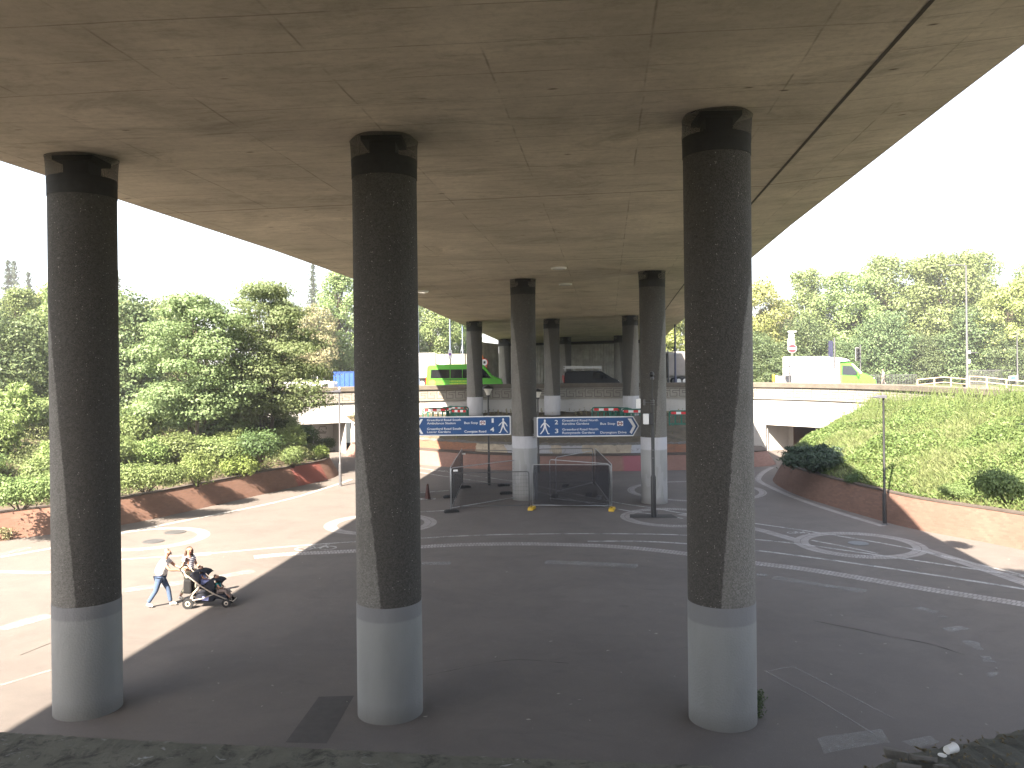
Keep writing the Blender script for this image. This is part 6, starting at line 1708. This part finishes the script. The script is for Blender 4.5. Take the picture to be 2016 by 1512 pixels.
def hood(x, z, l, nm):
    rows = []
    for i in range(7):
        a = radians(15+i*21); rows.append([(x-l*cos(a)*(.92+.10*sin(i*1.6)), .25*s*(1-.06*abs(s)), z+l*sin(a)*(.95-.1*s*s)) for s in np.linspace(-1, 1, 9)])
    o = MB().grid(rows).build(nm, M['navycloth'], pc, smooth=True, fix=False); m_ = o.modifiers.new('sol', 'SOLIDIFY'); m_.thickness = .012
    MB().add([(x, -.24, z), (x-l*.9, -.24, z+l*.25), (x-l*.5, -.24, z+l*.8), (x, -.24, z+l*.9)], [(0,1,2,3)]).build('hood_side', M['navycloth'], o, fix=False)
hood(.62, .74, .34, 'hood'); hood(1.02, .52, .30, 'hood')
def seat(x, z):
    m_ = MB(); m_.prism_xz([(x-.32,z+.26),(x-.26,z+.30),(x-.02,z-.06),(x+.26,z-.10),(x+.30,z-.22),(x+.24,z-.24),(x-.06,z-.18)], -.21, .21); m_.build('seat', M['navycloth'], pc, bevel=.025)
seat(.66, .70); seat(1.08, .44)
MB().prism_xz([(.46,.16),(.98,.16),(1.06,.34),(.50,.42)], -.20, .20).build('storage_basket', M['navycloth'], pc, bevel=.04)
MB().prism_xz([(.12,.40),(.36,.38),(.38,.78),(.14,.80)], -.17, .17).build('hanging_bag', M['blackcloth'], pc, bevel=.05)
MB().tube([(1.30,-.20,.24),(1.52,-.18,.16),(1.52,.18,.16),(1.30,.20,.24)], .016, 8).build('footrest_bar', M['pramframe'], pc, smooth=True)
MB().prism_xz([(.66,.22),(.84,.20),(.86,.30),(.68,.33)], -.212, -.200).build('basket_patch', M['lilac'], pc)
def child(label, x, z, top, hair_):
    c = thing('person', label, 'person', (mx+.55+x, my-.03, z), radians(3), None, 'thing')
    chs = [[(0,0,.06,.075),(-.03,0,.17,.085),(-.06,0,.28,.080),(-.065,0,.345,.036),(-.06,0,.40,.062),(-.06,0,.44,.072),(-.06,0,.49,.050)]]
    for s in (-1, 1):
        chs.append([(-.06,0,.28,.080),(-.04,.105*s,.27,.034),(.04,.13*s,.17,.027),(.12,.08*s,.13,.020)])
        chs.append([(0,0,.06,.075),(.03,.06*s,.05,.050),(.20,.065*s,.05,.038),(.27,.065*s,-.10,.026),(.33,.065*s,-.13,.022)])
        chs += [[(*p, r) for p, r in zip(((.13,.08*s+o,.125),(.16,.08*s+o,.115)), (.007,.006))] for o in (-.018,-.006,.006,.018)]
    bd = skinned('body', chs, M['skin'], c, 2)
    skinned('top', [[(0,0,.05,.092),(-.03,0,.17,.098),(-.055,0,.27,.092)]]+[[(-.055,0,.27,.092),(-.04,.105*s,.272,.046),(0,.118*s,.22,.042)] for s in (-1, 1)], top, c)
    skinned('hair', [[(-.08,0,.50,.048),(-.10,0,.46,.060),(-.10,0,.41,.045)]], hair_, c)
    skinned('leggings', [[(0,0,.055,.088),(.03,.06*s,.05,.060),(.20,.065*s,.05,.048),(.25,.065*s,-.06,.036)] for s in (-1, 1)], M['lilac'] if top == M['lilac'] else M['rose'], c)
child('child in lilac sitting in the rear seat under the first hood', .66, .66, M['lilac'], M['hairbrown'])
child('child in teal top in the front seat of the pushchair', 1.10, .40, M['teal'], M['hairbrown'])
o = skinned('blanket', [[(1.22,0,.36,.10),(1.34,0,.27,.10),(1.43,0,.20,.07)]], M['rose'], None); o.location = (mx+.55, my-.03, 0); o.rotation_euler = (0,0,radians(3)); tag(o, 'brownish blanket spread over the front of the pushchair', 'blanket')
# pedestrian on the upper pavement
pp = D(1739, CY, 79.5)
person('person', 'pedestrian in pale top walking on the upper pavement behind the guard rail', (pp.x, 79.5, ROADZ+.12), radians(160),
 dict(hip=(0,0,.95), chest=(.02,0,1.30), neck=(.03,0,1.50), head=(.05,0,1.64), sh_l=(.01,.19,1.41), el_l=(-.06,.23,1.14), wr_l=(.06,.22,.92), sh_r=(.01,-.19,1.41), el_r=(.0,-.24,1.13), wr_r=(.14,-.2,.98),
      hp_l=(0,.09,.9), kn_l=(.16,.09,.5), an_l=(.18,.09,.09), hp_r=(0,-.09,.9), kn_r=(-.06,-.09,.5), an_r=(-.30,-.09,.14), toe_r=(-.16,-.09,.04)),
 plain('pale_pink_cotton', (.74,.64,.64), .85), M['rose'], M['shoe'], M['hairbrown'], False, .6, 1.0)
# driver of the white van
# ------------------------------------------------------------------ added volume that pales the distance in place of glare
hz_ = MB().box((0, 30, 14.9), (3340, 3340, 32.2)).build('glare_veil')
hz_['kind'] = 'stuff'
hm = bpy.data.materials.new('thin_glare_veil'); hm.use_nodes = True; hn = hm.node_tree
for x in list(hn.nodes):
    if x.type == 'BSDF_PRINCIPLED': hn.nodes.remove(x)
pv_ = hn.nodes.new('ShaderNodeVolumePrincipled'); pv_.inputs['Density'].default_value = .00075; pv_.inputs['Color'].default_value = (.95,.96,1,1); pv_.inputs['Anisotropy'].default_value = .2
hn.links.new(pv_.outputs[0], [n for n in hn.nodes if n.type == 'OUTPUT_MATERIAL'][0].inputs['Volume'])
hz_.data.materials.append(hm)
